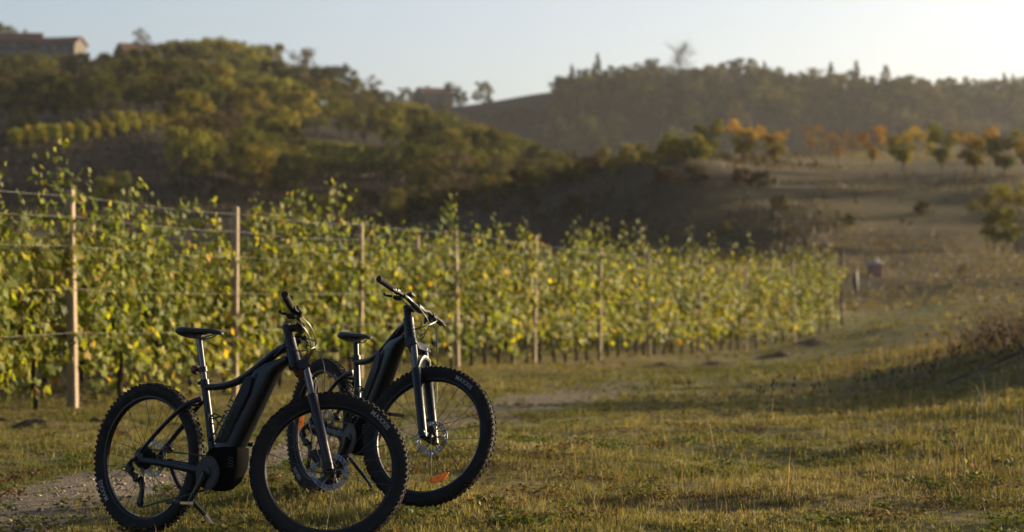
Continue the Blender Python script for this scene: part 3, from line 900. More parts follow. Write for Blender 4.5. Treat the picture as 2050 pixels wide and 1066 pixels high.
# ------------------------------------------------------------------ trees
def tree_meshes(seed, h, cr, kind='round', nleaf=2200, leaf=.34, pal=((.05, .06, .015), (.10, .10, .025)), dense=1.0, trunk_h=.25):
    """trunk with limbs and a crown of small leaf faces gathered in uneven clumps"""
    r = np.random.default_rng(seed); rd = random.Random(seed)
    tb = MB()
    th = h * trunk_h
    x = y = 0; pts = [Vector((0, 0, -.4))]
    top = h * (.92 if kind in ('cone', 'poplar') else .72)
    nseg = 7
    for k in range(1, nseg + 1):
        x += rd.gauss(0, .012 * h); y += rd.gauss(0, .012 * h)
        pts.append(Vector((x, y, top * k / nseg)))
    r0 = h * .022
    tb.tube(pts, list(np.linspace(r0, r0 * .25, len(pts))), 7)
    cl = []
    ncl = {'round': 34, 'tall': 34, 'cone': 44, 'poplar': 30, 'bush': 22, 'vase': 26, 'bare': 30}[kind]
    for k in range(ncl):
        if kind == 'cone':
            t = (k + .5) / ncl; zz = th * .5 + (h - th * .5) * t; rr = cr * (1 - t) ** .8 * r.uniform(.55, 1.0); s = .16 * cr + .20 * cr * (1 - t)
        elif kind == 'poplar':
            t = (k + .5) / ncl; zz = th + (h - th) * t; rr = cr * math.sin(math.pi * min(1, .15 + .85 * t)) * r.uniform(.2, .8); s = .38 * cr
        elif kind == 'vase':
            t = r.uniform(.05, 1); zz = th + (h - th) * t; rr = cr * (.25 + .75 * t ** .7) * r.uniform(.35, 1.0); s = cr * r.uniform(.16, .30)
        elif kind == 'bush':
            t = r.uniform(0, 1); zz = h * (.12 + .78 * t); rr = cr * math.sqrt(max(0, 1 - (t * .95) ** 2)) * r.uniform(.3, .95); s = cr * r.uniform(.2, .36)
        else:
            t = r.uniform(0, 1); zz = th + (h - th) * (.08 + .87 * t)
            wid = math.sqrt(max(.05, 1 - (2 * t - .85) ** 2 / 1.9))
            rr = cr * wid * math.sqrt(r.uniform(.12, 1)); s = cr * r.uniform(.17, .34)
        a = r.uniform(0, 2 * math.pi)
        c = np.array([math.cos(a) * rr, math.sin(a) * rr, zz])
        cl.append((c, s, r.normal(0, 1)))
        if kind not in ('cone',) and k % 2 == 0 or kind == 'bare':
            zb = max(th * .7, zz - rr * rd.uniform(.5, 1.0) - .05 * h)
            i = min(nseg - 1, max(0, int(zb / top * nseg)))
            base = pts[i].lerp(pts[i + 1], min(1, max(0, zb / top * nseg - i)))
            e = Vector(c); m = base.lerp(e, .5) + Vector((rd.gauss(0, .03), rd.gauss(0, .03), -.02)) * h
            tb.tube([base, m, e], [r0 * .42, r0 * .28, r0 * .10], 5)
            if kind == 'bare':
                for q in range(16):
                    f = e + Vector((rd.gauss(0, 1), rd.gauss(0, 1), rd.gauss(.3, .8))) * (cr * .26)
                    tb.tube([m.lerp(e, rd.uniform(.3, 1)), f], [r0 * .10, r0 * .04], 3)
    tm = bpy.data.meshes.new('trunk'); tm.from_pydata(tb.v, [], tb.f); tm.materials.append(M['bark'])
    ws = np.array([c[1] ** 2 for c in cl]); ws /= ws.sum()
    ci = r.choice(len(cl), nleaf, p=ws)
    C = np.array([c[0] for c in cl])[ci]; S = np.array([c[1] for c in cl])[ci]; T = np.array([c[2] for c in cl])[ci]
    v = r.normal(0, 1, (nleaf, 3)); v /= np.linalg.norm(v, axis=1, keepdims=True)
    pos = C + v * (S * r.uniform(.35, 1.08, nleaf) ** .7)[:, None] * np.array([1, 1, .8])
    sel = pos[:, 2] > .05 * h
    pos, v, T = pos[sel], v[sel], T[sel]; n = len(pos)
    nr = v + r.normal(0, .7, (n, 3)) + np.array([0, 0, .3]); nr /= np.linalg.norm(nr, axis=1, keepdims=True)
    u = np.cross(nr, r.normal(0, 1, (n, 3))); u /= np.linalg.norm(u, axis=1, keepdims=True); w = np.cross(nr, u)
    sz = leaf * r.uniform(.6, 1.4, n)[:, None]
    Q = np.stack([pos - u * sz * .5, pos + w * sz * .33 + nr * sz * .08, pos + u * sz * .5, pos - w * sz * .33 + nr * sz * .08], 1)
    f = np.arange(n)[:, None] * 4 + np.array([[0, 1, 2, 3]])
    p0, p1 = np.array(pal[0]), np.array(pal[1])
    t = np.clip(.5 + .28 * T + r.normal(0, .22, n) + .25 * (pos[:, 2] / h - .5), 0, 1)[:, None]
    col = (p0 * (1 - t) + p1 * t) * r.uniform(.75, 1.25, (n, 1))
    if len(pal) > 2:
        k = (pos[:, 2] / h + r.normal(0, .14, n)) > .72
        col[k] = np.array(pal[2]) * r.uniform(.7, 1.3, (k.sum(), 1))
    cm = mesh_np('crown', Q.reshape(-1, 3), f, np.repeat(col[:, None], 4, 1).reshape(-1, 3), M['tree_leaf'])
    return tm, cm

OLIVE = ((.046, .056, .014), (.130, .132, .030))
GOLD = ((.088, .092, .020), (.24, .215, .038))
RUST = ((.048, .042, .017), (.13, .102, .032))
DARK = ((.018, .024, .008), (.045, .050, .014))
GREY = ((.050, .042, .028), (.10, .085, .050))
T = {}
def templ(name, *a, **k):
    T[name] = tree_meshes(*a, **k)
templ('olive_a', 1, 10, 4.2, 'round', 3000, .42, OLIVE)
templ('olive_b', 2, 11, 3.6, 'tall', 3000, .42, OLIVE)
templ('olive_c', 3, 8.5, 4.0, 'round', 2600, .42, OLIVE)
templ('gold_a', 4, 11, 4.4, 'round', 3200, .42, GOLD)
templ('gold_b', 5, 9.5, 3.4, 'tall', 2600, .40, GOLD)
templ('rust_a', 6, 9, 3.8, 'round', 2600, .42, RUST)
templ('rust_b', 7, 8, 3.2, 'tall', 2300, .40, RUST)
templ('dark_a', 8, 10.5, 4.0, 'round', 3000, .42, DARK)
templ('dark_b', 9, 11, 3.2, 'tall', 2800, .42, DARK)
templ('grey_a', 10, 9, 3.4, 'round', 1300, .36, GREY)
templ('grey_b', 11, 10, 3.0, 'tall', 1300, .36, GREY)
templ('fir', 12, 12, 2.6, 'cone', 2400, .5, DARK)
templ('fir_b', 13, 10, 2.2, 'cone', 2200, .5, DARK)
templ('bare', 14, 11, 4.2, 'bare', 120, .3, GREY)
templ('cypress', 15, 11, 2.4, 'poplar', 2400, .42, OLIVE)
templ('oval', 24, 9.5, 3.3, 'poplar', 3000, .42, OLIVE, trunk_h=.12)
templ('low_olive', 25, 9, 4.2, 'round', 3000, .5, OLIVE, trunk_h=.05)
templ('low_rust', 26, 8.5, 3.8, 'round', 2600, .5, RUST, trunk_h=.05)
templ('low_dark', 27, 9, 3.9, 'round', 2800, .5, DARK, trunk_h=.05)
templ('poplar', 22, 9.5, 1.5, 'poplar', 1500, .36, GOLD)
templ('bush_a', 16, 2.6, 1.7, 'bush', 1600, .20, GOLD)
templ('bush_b', 17, 2.2, 1.5, 'bush', 1500, .20, OLIVE)
templ('bush_c', 18, 3.2, 2.0, 'bush', 1700, .24, ((.030, .025, .012), (.070, .054, .022)))
ORANGE = (.35, .235, .05)
templ('orch_green', 19, 3.2, 1.7, 'vase', 2400, .15, ((.046, .056, .013), (.15, .15, .03)), trunk_h=.24)
templ('orch_mix', 20, 3.2, 1.75, 'vase', 2400, .15, ((.10, .105, .02), (.25, .22, .036), ORANGE), trunk_h=.20)
templ('orch_orange', 21, 3.0, 1.5, 'vase', 1900, .15, ((.14, .12, .027), (.31, .23, .045), (.35, .21, .045)), trunk_h=.20)
templ('orch_gold', 29, 3.2, 1.7, 'vase', 2400, .15, ((.09, .095, .02), (.21, .19, .035)), trunk_h=.2)
templ('orch_thin', 23, 2.8, 1.3, 'vase', 700, .14, ((.12, .075, .028), (.22, .135, .04)), trunk_h=.22)

def plant(key, name, p, scale, label, cat, group=None, rz=None, sz=None):
    root = empty(name, p, (0, 0, random.uniform(0, 6.28) if rz is None else rz), (scale, scale, scale * (sz or 1)))
    t, c = T[key]
    obj('trunk', t, root); obj('crown', c, root)
    return tag(root, label, cat, group)

# --- wood on the left hill
WOOD = {'olive_a': 'olive-green broad tree in the wood on the left hillside', 'olive_b': 'tall olive-green tree in the wood on the left hillside', 'olive_c': 'low rounded olive-green tree in the wood on the left hillside',
        'gold_a': 'big yellowing tree in the wood on the left hillside', 'gold_b': 'slender yellowing tree in the wood on the left hillside', 'rust_a': 'russet broad tree in the wood on the left hillside',
        'rust_b': 'russet narrow tree in the wood on the left hillside', 'dark_a': 'dark green broad tree in the wood on the left hillside', 'dark_b': 'dark green narrow tree in the wood on the left hillside',
        'grey_a': 'thinly leaved grey-brown tree in the wood on the left hillside', 'grey_b': 'tall thinly leaved grey-brown tree in the wood on the left hillside'}
def in_wood(px, d, z):
    py = HOR - (z - CAM_H) / d * F
    if d < 303 and px < 350: return False                      # small hillside vineyard and its bank
    if d < 335 and 585 < px < 830: return False    # grassy strip
    if px > 1130: return False
    if px > 900 and d > 440: return False
    if px < 330 and d > 535: return False
    if d > 575: return False
    if px > 700 and d > 500: return False
    return True
placed = []; tries = 0; wood_things = []
while len(placed) < 235 and tries < 6000:
    tries += 1
    px = random.uniform(-140, 1130); d = math.exp(random.uniform(math.log(240), math.log(580)))
    x = (px - 1025) / F * d
    if any((x - q[0]) ** 2 + (d - q[1]) ** 2 < 5.6 ** 2 for q in placed): continue
    z = tz(x, d)
    if not in_wood(px, d, z): continue
    placed.append((x, d))
    if px > 260 and px < 560 and d > 470: key = random.choice(['gold_a', 'gold_b', 'gold_a', 'olive_a', 'gold_b', 'olive_b'])
    elif px < 330: key = random.choice(['olive_a', 'olive_b', 'rust_a', 'grey_a', 'dark_a', 'olive_c', 'rust_b'])
    elif 560 < px < 760 and d > 430: key = random.choice(['grey_a', 'grey_b', 'dark_a', 'olive_b', 'dark_b'])
    elif px > 820: key = random.choice(['olive_a', 'gold_b', 'olive_b', 'rust_a', 'olive_c', 'dark_a'])
    else: key = random.choice(list(WOOD))
    s = random.choice((random.uniform(.5, .8), random.uniform(.75, 1.0), random.uniform(.9, 1.2))) * (.80 if px < 260 else 1) * (.82 if d < 300 else 1)
    lim = float(np.interp(px, [0, 165, 260, 350, 430, 520, 620, 700, 760, 830, 900, 1000, 1150], [98, 101, 94, 80, 72, 88, 108, 138, 182, 202, 222, 255, 312]))
    base_h = max(v.co.z for v in T[key][1].vertices)
    s = min(s, max(.3, (CAM_H + (HOR - lim - random.uniform(0, 14)) / F * d - z) / base_h))
    s = min(s, float(np.interp(d, [240, 330, 450], [.55, .66, .98])))
    wood_things.append((px, d, key, plant(key, 'woodland_tree', (x, d, z), s, WOOD[key], 'tree', 'trees of the wood on the left hillside')))
tries = 0; extra = 0
while extra < 75 and tries < 4000:
    tries += 1
    px = random.uniform(330, 1150); d = random.uniform(232, 345)
    if 585 < px < 830: continue
    x = (px - 1025) / F * d
    if any((x - q[0]) ** 2 + (d - q[1]) ** 2 < 3.6 ** 2 for q in placed): continue
    placed.append((x, d)); extra += 1
    z = tz(x, d); key = random.choice(['olive_a', 'olive_c', 'gold_b', 'olive_b', 'grey_a', 'rust_b', 'dark_a'])
    lim = float(np.interp(px, [330, 600, 700, 830, 900, 1000, 1150], [230, 255, 270, 250, 262, 285, 325])); base_h = max(v.co.z for v in T[key][1].vertices)
    s = min(random.uniform(.35, .75), max(.25, (CAM_H + (HOR - lim - random.uniform(0, 30)) / F * d - z) / base_h))
    wood_things.append((px, d, key, plant(key, 'woodland_tree', (x, d, z), s, WOOD[key], 'tree', 'trees of the wood on the left hillside')))
def zone(px, d):
    if d > 480: return 'on the left skyline' if px < 620 else 'where the left skyline drops'
    if px < 345: return 'above the small hillside vineyard' if d < 430 else 'below the farmhouses'
    if px > 880: return 'in the valley wood mid picture'
    if d < 300: return 'in the left hollow'
    return 'halfway up the left hill' if px < 620 else 'on the dropping left slope'
by = {}
for px, d, key, o in wood_things: by.setdefault((zone(px, d), key), []).append((px, o))
for (zn, key), lst in by.items():
    lst.sort(key=lambda t: t[0])
    base = WOOD[key].split(' in the wood')[0]
    for i, (px, o) in enumerate(lst):
        o['label'] = base + ' ' + zn + ('' if len(lst) == 1 else ', %s from the left' % ordinal(i + 1))

# --- trees one can point to
def spot(key, name, px, top, bot, d, label, cat='tree', group=None, sz=None):
    """a plant whose crown tops out at image row top, standing on the ground at distance d"""
    g = on_ground(px, d)
    h = CAM_H + (HOR - top) / F * d - g.z
    base_h = max(v.co.z for v in T[key][1].vertices)
    return plant(key, name, g, max(.3, h / base_h) / (sz or 1) ** .5 if sz else max(.3, h / base_h), label, cat, group, None, sz)
spot('grey_a', 'broad_tree', 445, 215, 400, 250, 'big thinly leaved grey-green tree in the hollow below the left hill')
spot('olive_a', 'broad_tree', 520, 250, 410, 246, 'olive tree close right of the big grey-green tree in the hollow')
spot('rust_a', 'broad_tree', 560, 300, 420, 240, 'low russet-green tree below the pale post on the left hillside')
spot('dark_a', 'broad_tree', 860, 235, 390, 268, 'dark green round tree standing alone before the left wood, mid picture')
spot('rust_a', 'broad_tree', 965, 285, 390, 262, 'orange-brown tree right of the lone dark green tree')
spot('olive_b', 'broad_tree', 790, 255, 390, 275, 'olive tree left of the lone dark green tree')
spot('dark_b', 'broad_tree', 690, 128, 250, 520, 'tallest dark tree on the skyline at the right end of the left hill')
spot('dark_a', 'broad_tree', 650, 140, 250, 515, 'dark round tree on the skyline, left of the tallest dark one')
spot('gold_a', 'broad_tree', 430, 72, 170, 548, 'bright yellow-green tree at the top of the left hill')
spot('gold_a', 'broad_tree', 365, 78, 170, 552, 'yellow-green tree at the hilltop, left of the brightest one')
spot('gold_b', 'broad_tree', 480, 82, 170, 545, 'yellow-olive tree at the hilltop, right of the brightest one')
spot('grey_b', 'broad_tree', 285, 55, 130, 575, 'thin bare-topped tree rising above the ridge right of the farmhouses')
spot('olive_a', 'broad_tree', 8, 42, 120, 612, 'dark rounded tree behind the leftmost farmhouse')
spot('grey_b', 'broad_tree', 740, 150, 260, 505, 'thin greyish tree on the slope end of the left skyline')
spot('grey_a', 'broad_tree', 610, 95, 220, 530, 'thin greyish tree on the skyline right of the yellow trees')
spot('olive_b', 'broad_tree', 545, 85, 200, 540, 'olive tree on the skyline between yellow and thin grey trees')
spot('fir_b', 'fir_tree', 240, 95, 140, 560, 'small dark fir between farmhouses and yellow trees')
spot('bush_b', 'shrub', 235, 340, 420, 226, 'pale green shrub on the dark bank above the leftmost vines', 'shrub')
spot('bush_a', 'shrub', 205, 352, 420, 224, 'smaller shrub left of the pale green one on the dark bank', 'shrub')
for i, (px, top) in enumerate([(620, 385), (665, 375), (700, 365), (740, 378), (790, 375), (835, 372), (430, 385), (350, 395), (300, 392)]):
    spot(['bush_c', 'bush_a', 'bush_b'][i % 3], 'shrub', px, top, 420, 228 + (i % 4) * 4, 'autumn shrub in the hollow behind the vines, %s from the left' % ordinal([620, 665, 700, 740, 790, 835, 430, 350, 300].index(px) + (4 if px > 500 else {300: -7, 350: -5, 430: -3}[px])), 'shrub', 'shrubs in the hollow behind the vines')

# hedge of shrubs along the left crest of the orchard mound
CREST = [(800, 214), (850, 212), (1000, 203), (1200, 194), (1400, 187)]
for i in range(34):
    px = 815 + i * 18 + random.uniform(-6, 6)
    d = np.interp(px, [c[0] for c in CREST], [c[1] for c in CREST]) + random.uniform(-3, 4)
    g = on_ground(px, d)
    key = random.choice(['bush_a', 'bush_b', 'bush_a', 'bush_c']) if px < 1200 else 'bush_a'
    s = random.uniform(.45, .75) * (1.0 if px < 1330 else 1.15)
    plant(key, 'hedge_shrub', g, s, 'shrub of the hedge along the left crest of the orchard mound, %s from the left' % ordinal(i + 1), 'shrub', 'hedge along the crest of the orchard mound')
SLOPE = [(1485, 177, .42, 'bush_c'), (1330, 178, .5, 'bush_c'), (1390, 176, .5, 'bush_c'), (1150, 180, .45, 'bush_c'), (1260, 172, .35, 'bush_b'), (1060, 188, .4, 'bush_c'), (1560, 166, .4, 'bush_c'), (1700, 160, .4, 'bush_b'), (1620, 172, .4, 'bush_c'), (1850, 166, .35, 'bush_c'), (1780, 172, .4, 'bush_c'), (1900, 158, .35, 'bush_b'), (1820, 140, .3, 'bush_c'), (1940, 142, .32, 'bush_c'), (980, 190, .4, 'bush_b'), (1200, 168, .35, 'bush_c'), (1450, 160, .4, 'bush_b'), (1520, 176, .45, 'bush_c')]
SLOPE = [q for q in SLOPE if q[0] < 1570 or q[0] in (1700, 1850)]
for i, (px, d, s, key) in enumerate(sorted(SLOPE)):
    plant(key, 'slope_shrub', on_ground(px, d), s, 'low brownish shrub on the dark slope below the orchard, %s from the left' % ordinal(i + 1), 'shrub', 'shrubs on the slope of the orchard mound')

# --- orchard
ORCH = [(1423, 235, 192, 'orch_green', 'dark green orchard tree, leftmost on the crest'), (1489, 238, 195, 'orch_mix', 'orange-topped orchard tree, second from the left on the crest'), (1549, 251, 196, 'orch_mix', 'green and gold orchard tree, third from the left on the crest'),
        (1623, 250, 232, 'orch_thin', 'thin brownish orchard tree standing back in the gap of the orchard'), (1678, 262, 205, 'orch_thin', 'thin reddish orchard tree just right of the gap'), (1706, 264, 226, 'orch_thin', 'thin reddish orchard tree set back, beside the other thin one'),
        (1746, 250, 204, 'orch_orange', 'deep orange orchard tree in the middle of the orchard'), (1807, 248, 192, 'orch_mix', 'gold and orange orchard tree with a forked trunk, right of the deep orange one'), (1860, 258, 226, 'orch_orange', 'orange orchard tree set back between two nearer trees'),
        (1888, 242, 188, 'orch_green', 'dark round orchard tree, third from the right on the crest'), (1951, 250, 184, 'orch_mix', 'orange-topped orchard tree, second from the right on the crest'), (2009, 256, 182, 'orch_green', 'dark green orchard tree at the right end of the crest'), (2060, 254, 184, 'orch_mix', 'orchard tree cut by the right edge of the picture'),
        (2038, 362, 152, 'orch_gold', 'gold-leaved orchard tree down the slope at the right edge'), (1990, 380, 153, 'orch_gold', 'small yellow-green orchard tree beside the gold one down the slope'), (1650, 272, 262, 'orch_thin', 'farthest thin orchard tree seen through the gap')]
for px, top, d, key, lab in ORCH:
    spot(key, 'orchard_tree', px, top, 0, d, lab, 'tree', 'orchard trees on the mound')

# --- far ridge trees
FAR = [(1125, 150, 800, 'olive_a'), (1145, 128, 805, 'fir_b'), (1165, 138, 810, 'dark_b'), (1196, 106, 820, 'fir'), (1180, 135, 830, 'dark_a'), (1225, 130, 840, 'olive_b'), (1250, 128, 850, 'olive_a'), (1275, 125, 860, 'grey_a'), (1303, 115, 870, 'dark_a'), (1335, 130, 880, 'olive_c'), (1360, 82, 880, 'bare'), (1390, 132, 890, 'olive_a'), (1420, 128, 900, 'grey_a'),
       (1450, 120, 905, 'olive_a'), (1478, 114, 910, 'dark_a'), (1505, 116, 920, 'olive_b'), (1530, 122, 925, 'fir_b'), (1550, 132, 930, 'olive_a'), (1575, 145, 940, 'olive_c'), (1600, 140, 945, 'olive_a'), (1630, 134, 950, 'grey_a'), (1664, 124, 955, 'fir_b'), (1690, 138, 960, 'olive_a'), (1714, 120, 965, 'fir'), (1735, 150, 970, 'dark_a'), (1773, 130, 980, 'cypress'), (1795, 160, 985, 'olive_c'), (1815, 158, 990, 'dark_a'),
       (1850, 156, 1000, 'olive_a'), (1940, 152, 1040, 'olive_a'), (1965, 158, 1040, 'grey_a'), (1985, 155, 1040, 'olive_c'), (2010, 143, 1045, 'fir_b'), (2028, 146, 1045, 'fir'), (2048, 150, 1045, 'olive_a'), (2070, 150, 1045, 'olive_b')]
ridge_words = {'olive_a': 'rounded olive tree', 'olive_b': 'tall olive tree', 'olive_c': 'low olive tree', 'dark_a': 'dark round tree', 'dark_b': 'dark narrow tree', 'grey_a': 'thin greyish tree', 'fir': 'tall pointed fir', 'fir_b': 'small pointed fir', 'cypress': 'upright oval tree', 'bare': 'leafless tree'}
one_of = {}
for f in FAR: one_of[f[3]] = one_of.get(f[3], 0) + 1
seen_far = {}
for px, top, d, key in FAR:
    seen_far[key] = seen_far.get(key, 0) + 1; d = ridge_d(px) - random.uniform(0, 4)
    lab = ridge_words[key] + ' on the skyline of the hazy far ridge' + (', %s from the left' % ordinal(seen_far[key]) if one_of[key] > 1 else '')
    spot(key, 'ridge_tree', px, top, 0, d, lab, 'tree', 'trees on the far ridge' if one_of[key] > 1 else None)
spot('low_olive', 'lone_tree', 968, 162, 0, 848, 'lone oval tree in the saddle of the skyline, mid picture')
spot('low_dark', 'broad_tree', 903, 164, 0, 849, 'dark tree behind the small house on the skyline')
spot('low_olive', 'broad_tree', 812, 174, 0, 846, 'low tree left of the small house on the skyline')
spot('low_olive', 'broad_tree', 775, 180, 0, 846, 'olive tree further left of the small house on the skyline')
spot('low_dark', 'broad_tree', 925, 182, 0, 846, 'short dark tree right of the small house on the skyline')
for i, (px, top) in enumerate([(845, 196), (862, 200), (880, 198), (893, 194), (832, 192), (795, 190), (758, 194), (740, 190)]):
    spot(['low_olive', 'low_rust'][i % 2], 'broad_tree', px, top, 0, 838, '%s bushy tree before the small skyline house, %s of its colour from the left' % (['olive', 'russet'][i % 2], ordinal(1 + sorted([q for j, q in enumerate([845, 862, 880, 893, 832, 795, 758, 740]) if j % 2 == i % 2]).index(px))), 'tree', 'trees in front of the small skyline house')
# wood along and below the crest of the far ridge
face = []
SIL = [(1115, 175), (1130, 150), (1200, 140), (1260, 133), (1300, 125), (1350, 136), (1480, 122), (1540, 132), (1575, 152), (1620, 144), (1690, 146), (1740, 156), (1800, 172), (1850, 168), (1885, 186), (1925, 180), (1950, 165), (2060, 158), (2130, 160)]
px = 1116.0
while px < 2125:
    top = float(np.interp(px, [q[0] for q in SIL], [q[1] for q in SIL]))
    for row in range(3):
        q = px + random.uniform(-6, 6)
        d = ridge_d(q) - 4 - row * 14 - random.uniform(0, 8)
        if row and px > 1810 and random.random() < .5: continue
        g = on_ground(q, d); key = random.choice(['low_olive', 'low_olive', 'low_dark', 'low_rust'])
        hgt = max(4.5, CAM_H + (HOR - top - random.uniform(2, 16)) / F * d - g.z) if row == 0 else random.uniform(5.5, 9)
        s_ = min(1.25, hgt / 8.6)
        face.append((q, row, key, plant(key, 'ridge_wood_tree', g, s_, 'x', 'tree', 'wood on the far ridge')))
    px += 15.5
for i in range(130):
    q = random.uniform(1110, 2120)
    d = ridge_d(q) - 36 - random.uniform(0, 50)
    key = random.choice(['low_olive', 'low_dark', 'low_rust'])
    face.append((q, 3, key, plant(key, 'ridge_wood_tree', on_ground(q, d), random.uniform(.5, .9), 'x', 'tree', 'wood on the far ridge')))
for i in range(46):
    q = random.uniform(860, 1125); d = random.uniform(782, 838)
    g = on_ground(q, d)
    key = random.choice(['low_olive', 'low_dark', 'low_rust'])
    lim = float(np.interp(q, [860, 940, 1000, 1110], [228, 228, 222, 210]))
    hg = min(random.uniform(3.5, 7), CAM_H + (HOR - lim) / F * d - g.z)
    if hg > 1.5: face.append((q, 4, key, plant(key, 'ridge_wood_tree', g, hg / 8.6, 'x', 'tree', 'wood on the far ridge')))
cnt = {}
for q, row, key, o in sorted(face, key=lambda t: t[0]):
    cnt[(row, key)] = cnt.get((row, key), 0) + 1
    o['label'] = {'low_olive': 'olive', 'low_dark': 'dark', 'low_rust': 'russet'}[key] + ' bushy tree ' + ['at the crest', 'just below the crest', 'below the crest', 'down the face', 'under the saddle'][row] + ' of the hazy far ridge, %s from the left' % ordinal(cnt[(row, key)])

# --- little vineyard on the left hill: rows seen end on
for i in range(12):
    px = 40 + i * 26.5
    d0 = float(np.interp(px, [20, 170, 330], [258, 264, 276]))
    a = on_ground(px, d0); b_ = on_ground(px - 22, d0 + random.uniform(20, 27))
    n = 560
    t = rng.random(n)
    base = np.array(a)[None] * (1 - t[:, None]) + np.array(b_)[None] * t[:, None]
    zz = terrain(base[:, 0], base[:, 1])
    hgt = rng.beta(2.4, 1.2, n) * (1.75 + .9 * vnoise(t * 30, t * 0 + i * 7.7, 3.1, 81))
    keep = vnoise(t * 30, t * 0 + i * 3.3, 2.2, 82) > -.33
    base, zz, hgt = base[keep], zz[keep], hgt[keep]; n = len(hgt)
    pos = np.stack([base[:, 0] + rng.normal(0, .12, n), base[:, 1] + rng.normal(0, .2, n), zz + .1 + hgt], -1)
    col = np.where(rng.random((n, 1)) < .3, np.array([[.30, .25, .035]]), np.array([[.14, .145, .022]])) * rng.uniform(.7, 1.3, (n, 1))
    v, tt, c = leaf_cloud(pos - np.array(a), rng.normal(0, 1, (n, 3)), rng.uniform(.18, .34, n), col, LEAF6)
    root = empty('vine_row', a)
    obj('foliage', mesh_np('foliage', v, tt, c, M['tree_leaf']), root)
    tag(root, 'short vine row seen end-on on the left hillside, %s from the left' % ordinal(i + 1), 'vine row', 'vine rows on the left hillside')
# dim rows on the strip right of the hollow trees
for i in range(7):
    d0 = 262 + i * 9
    a = on_ground(596, d0); b_ = on_ground(815, d0 + 10)
    n = 700; t = rng.random(n)
    base = np.array(a)[None] * (1 - t[:, None]) + np.array(b_)[None] * t[:, None]
    zz = terrain(base[:, 0], base[:, 1])
    pos = np.stack([base[:, 0], base[:, 1] + rng.normal(0, .3, n), zz + .2 + rng.beta(2.4, 1.2, n) * 1.7], -1)
    col = np.array([[.105, .115, .024]]) * rng.uniform(.6, 1.5, (n, 1))
    v, tt, c = leaf_cloud(pos - np.array(a), rng.normal(0, 1, (n, 3)), rng.uniform(.25, .5, n), col, LEAF6)
    root = empty('vine_row', a)
    obj('foliage', mesh_np('foliage', v, tt, c, M['tree_leaf']), root)
    tag(root, 'long green vine row lying across the slope below the left skyline, %s from below' % ordinal(i + 1), 'vine row', 'vine rows across the slope below the left skyline')

# ------------------------------------------------------------------ houses
def house(name, px, base_py, d, w, dep, wall_h, roof_h, rz, label, windows, chimney=None, ridge='x'):
    p = P(px, base_py, d); p.z = min(p.z, tz(p.x, p.y) + .3)
    root = empty(name, p, (0, 0, rz))
    b = MB(); b.box((0, 0, wall_h / 2 - 1.5), (w, dep, wall_h + 3)); 
    gb = [(-w / 2, -dep / 2), (w / 2, -dep / 2), (w / 2, dep / 2), (-w / 2, dep / 2)]
    for s in (-1, 1):      # gable ends
        x = s * (w / 2 - .1)
        b.add([(x - .1, -dep / 2, wall_h), (x - .1, dep / 2, wall_h), (x - .1, 0, wall_h + roof_h - .15), (x + .1, -dep / 2, wall_h), (x + .1, dep / 2, wall_h), (x + .1, 0, wall_h + roof_h - .15)],
              [(0, 1, 2), (5, 4, 3), (0, 3, 4, 1), (1, 4, 5, 2), (2, 5, 3, 0)])
    b.build('wall', M['plaster'], root, smooth=False)
    r = MB(); o = .5; th = .22
    e = roof_h * (1 + o / (dep / 2))
    for s in (-1, 1):
        y0 = s * (dep / 2 + o); z0 = wall_h - roof_h * o / (dep / 2)
        r.add([(-w / 2 - o, y0, z0), (w / 2 + o, y0, z0), (w / 2 + o, 0, wall_h + roof_h), (-w / 2 - o, 0, wall_h + roof_h),
               (-w / 2 - o, y0, z0 + th), (w / 2 + o, y0, z0 + th), (w / 2 + o, 0, wall_h + roof_h + th), (-w / 2 - o, 0, wall_h + roof_h + th)],
              [(0, 1, 2, 3), (7, 6, 5, 4), (0, 4, 5, 1), (1, 5, 6, 2), (3, 2, 6, 7), (0, 3, 7, 4)])
    # courses of tiles
    nrow = 9
    for s in (-1, 1):
        for k in range(nrow):
            t = (k + .5) / nrow
            y = s * (dep / 2 + o) * (1 - t); z = wall_h - roof_h * o / (dep / 2) + (roof_h + roof_h * o / (dep / 2)) * t + th + .02
            r.tube([(-w / 2 - o, y, z), (w / 2 + o, y, z)], .07, 5)
    rf = r.build('roof', M['roof'], root, smooth=False)
    if chimney is not None:
        c = MB(); c.box((chimney, .4, wall_h + roof_h + .25), (.7, .7, 1.3), bev=.05); c.box((chimney, .4, wall_h + roof_h + .98), (.9, .9, .14), bev=.03)
        c.build('chimney', M['brick'], rf)
    for (x, z, ww, hh) in windows:
        f = MB(); f.box((x, -dep / 2 - .03, z), (ww + .2, .1, hh + .2), bev=.02)
        wo = f.build('window', M['white_metal'], root)
        g = MB(); g.box((x, -dep / 2 - .10, z), (ww, .05, hh)); g.build('pane', M['glass'], wo)
        for s in (-1, 1):
            q = MB(); q.box((x + s * (ww * .76), -dep / 2 - .06, z), (ww * .48, .06, hh), bev=.01); q.build('shutter', M['shutter'], wo)
    return tag(root, label, 'house')
house('farmhouse', 30, 122, 604, 13, 9, 4.6, 2.2, .10, 'large pale farmhouse with a low tiled roof at the left edge of the hilltop', [(-3.5, 2.6, 1.1, 1.5), (0, 2.6, 1.1, 1.5), (3.4, 2.6, 1.1, 1.5)], 2.5)
house('farmhouse', 122, 122, 598, 10.5, 7, 3.9, 1.7, -.25, 'lower farmhouse with a long flat tiled roof, next to the large one', [(-3, 2.0, 1, 1.3), (0, 2.0, 1, 1.3), (3, 2.0, 1, 1.3)], None)
house('farmhouse', 272, 134, 588, 8, 7, 3.4, 2.0, .5, 'small house half hidden by trees right of the two farmhouses', [(0, 2.0, 1, 1.3)], None)
house('farmhouse', 868, 213, 846, 11.5, 8, 4.0, 2.2, .45, 'small house among trees in the saddle of the skyline', [(-2.5, 1.9, 1, 1.3), (2.2, 1.9, 1, 1.3)], -2)

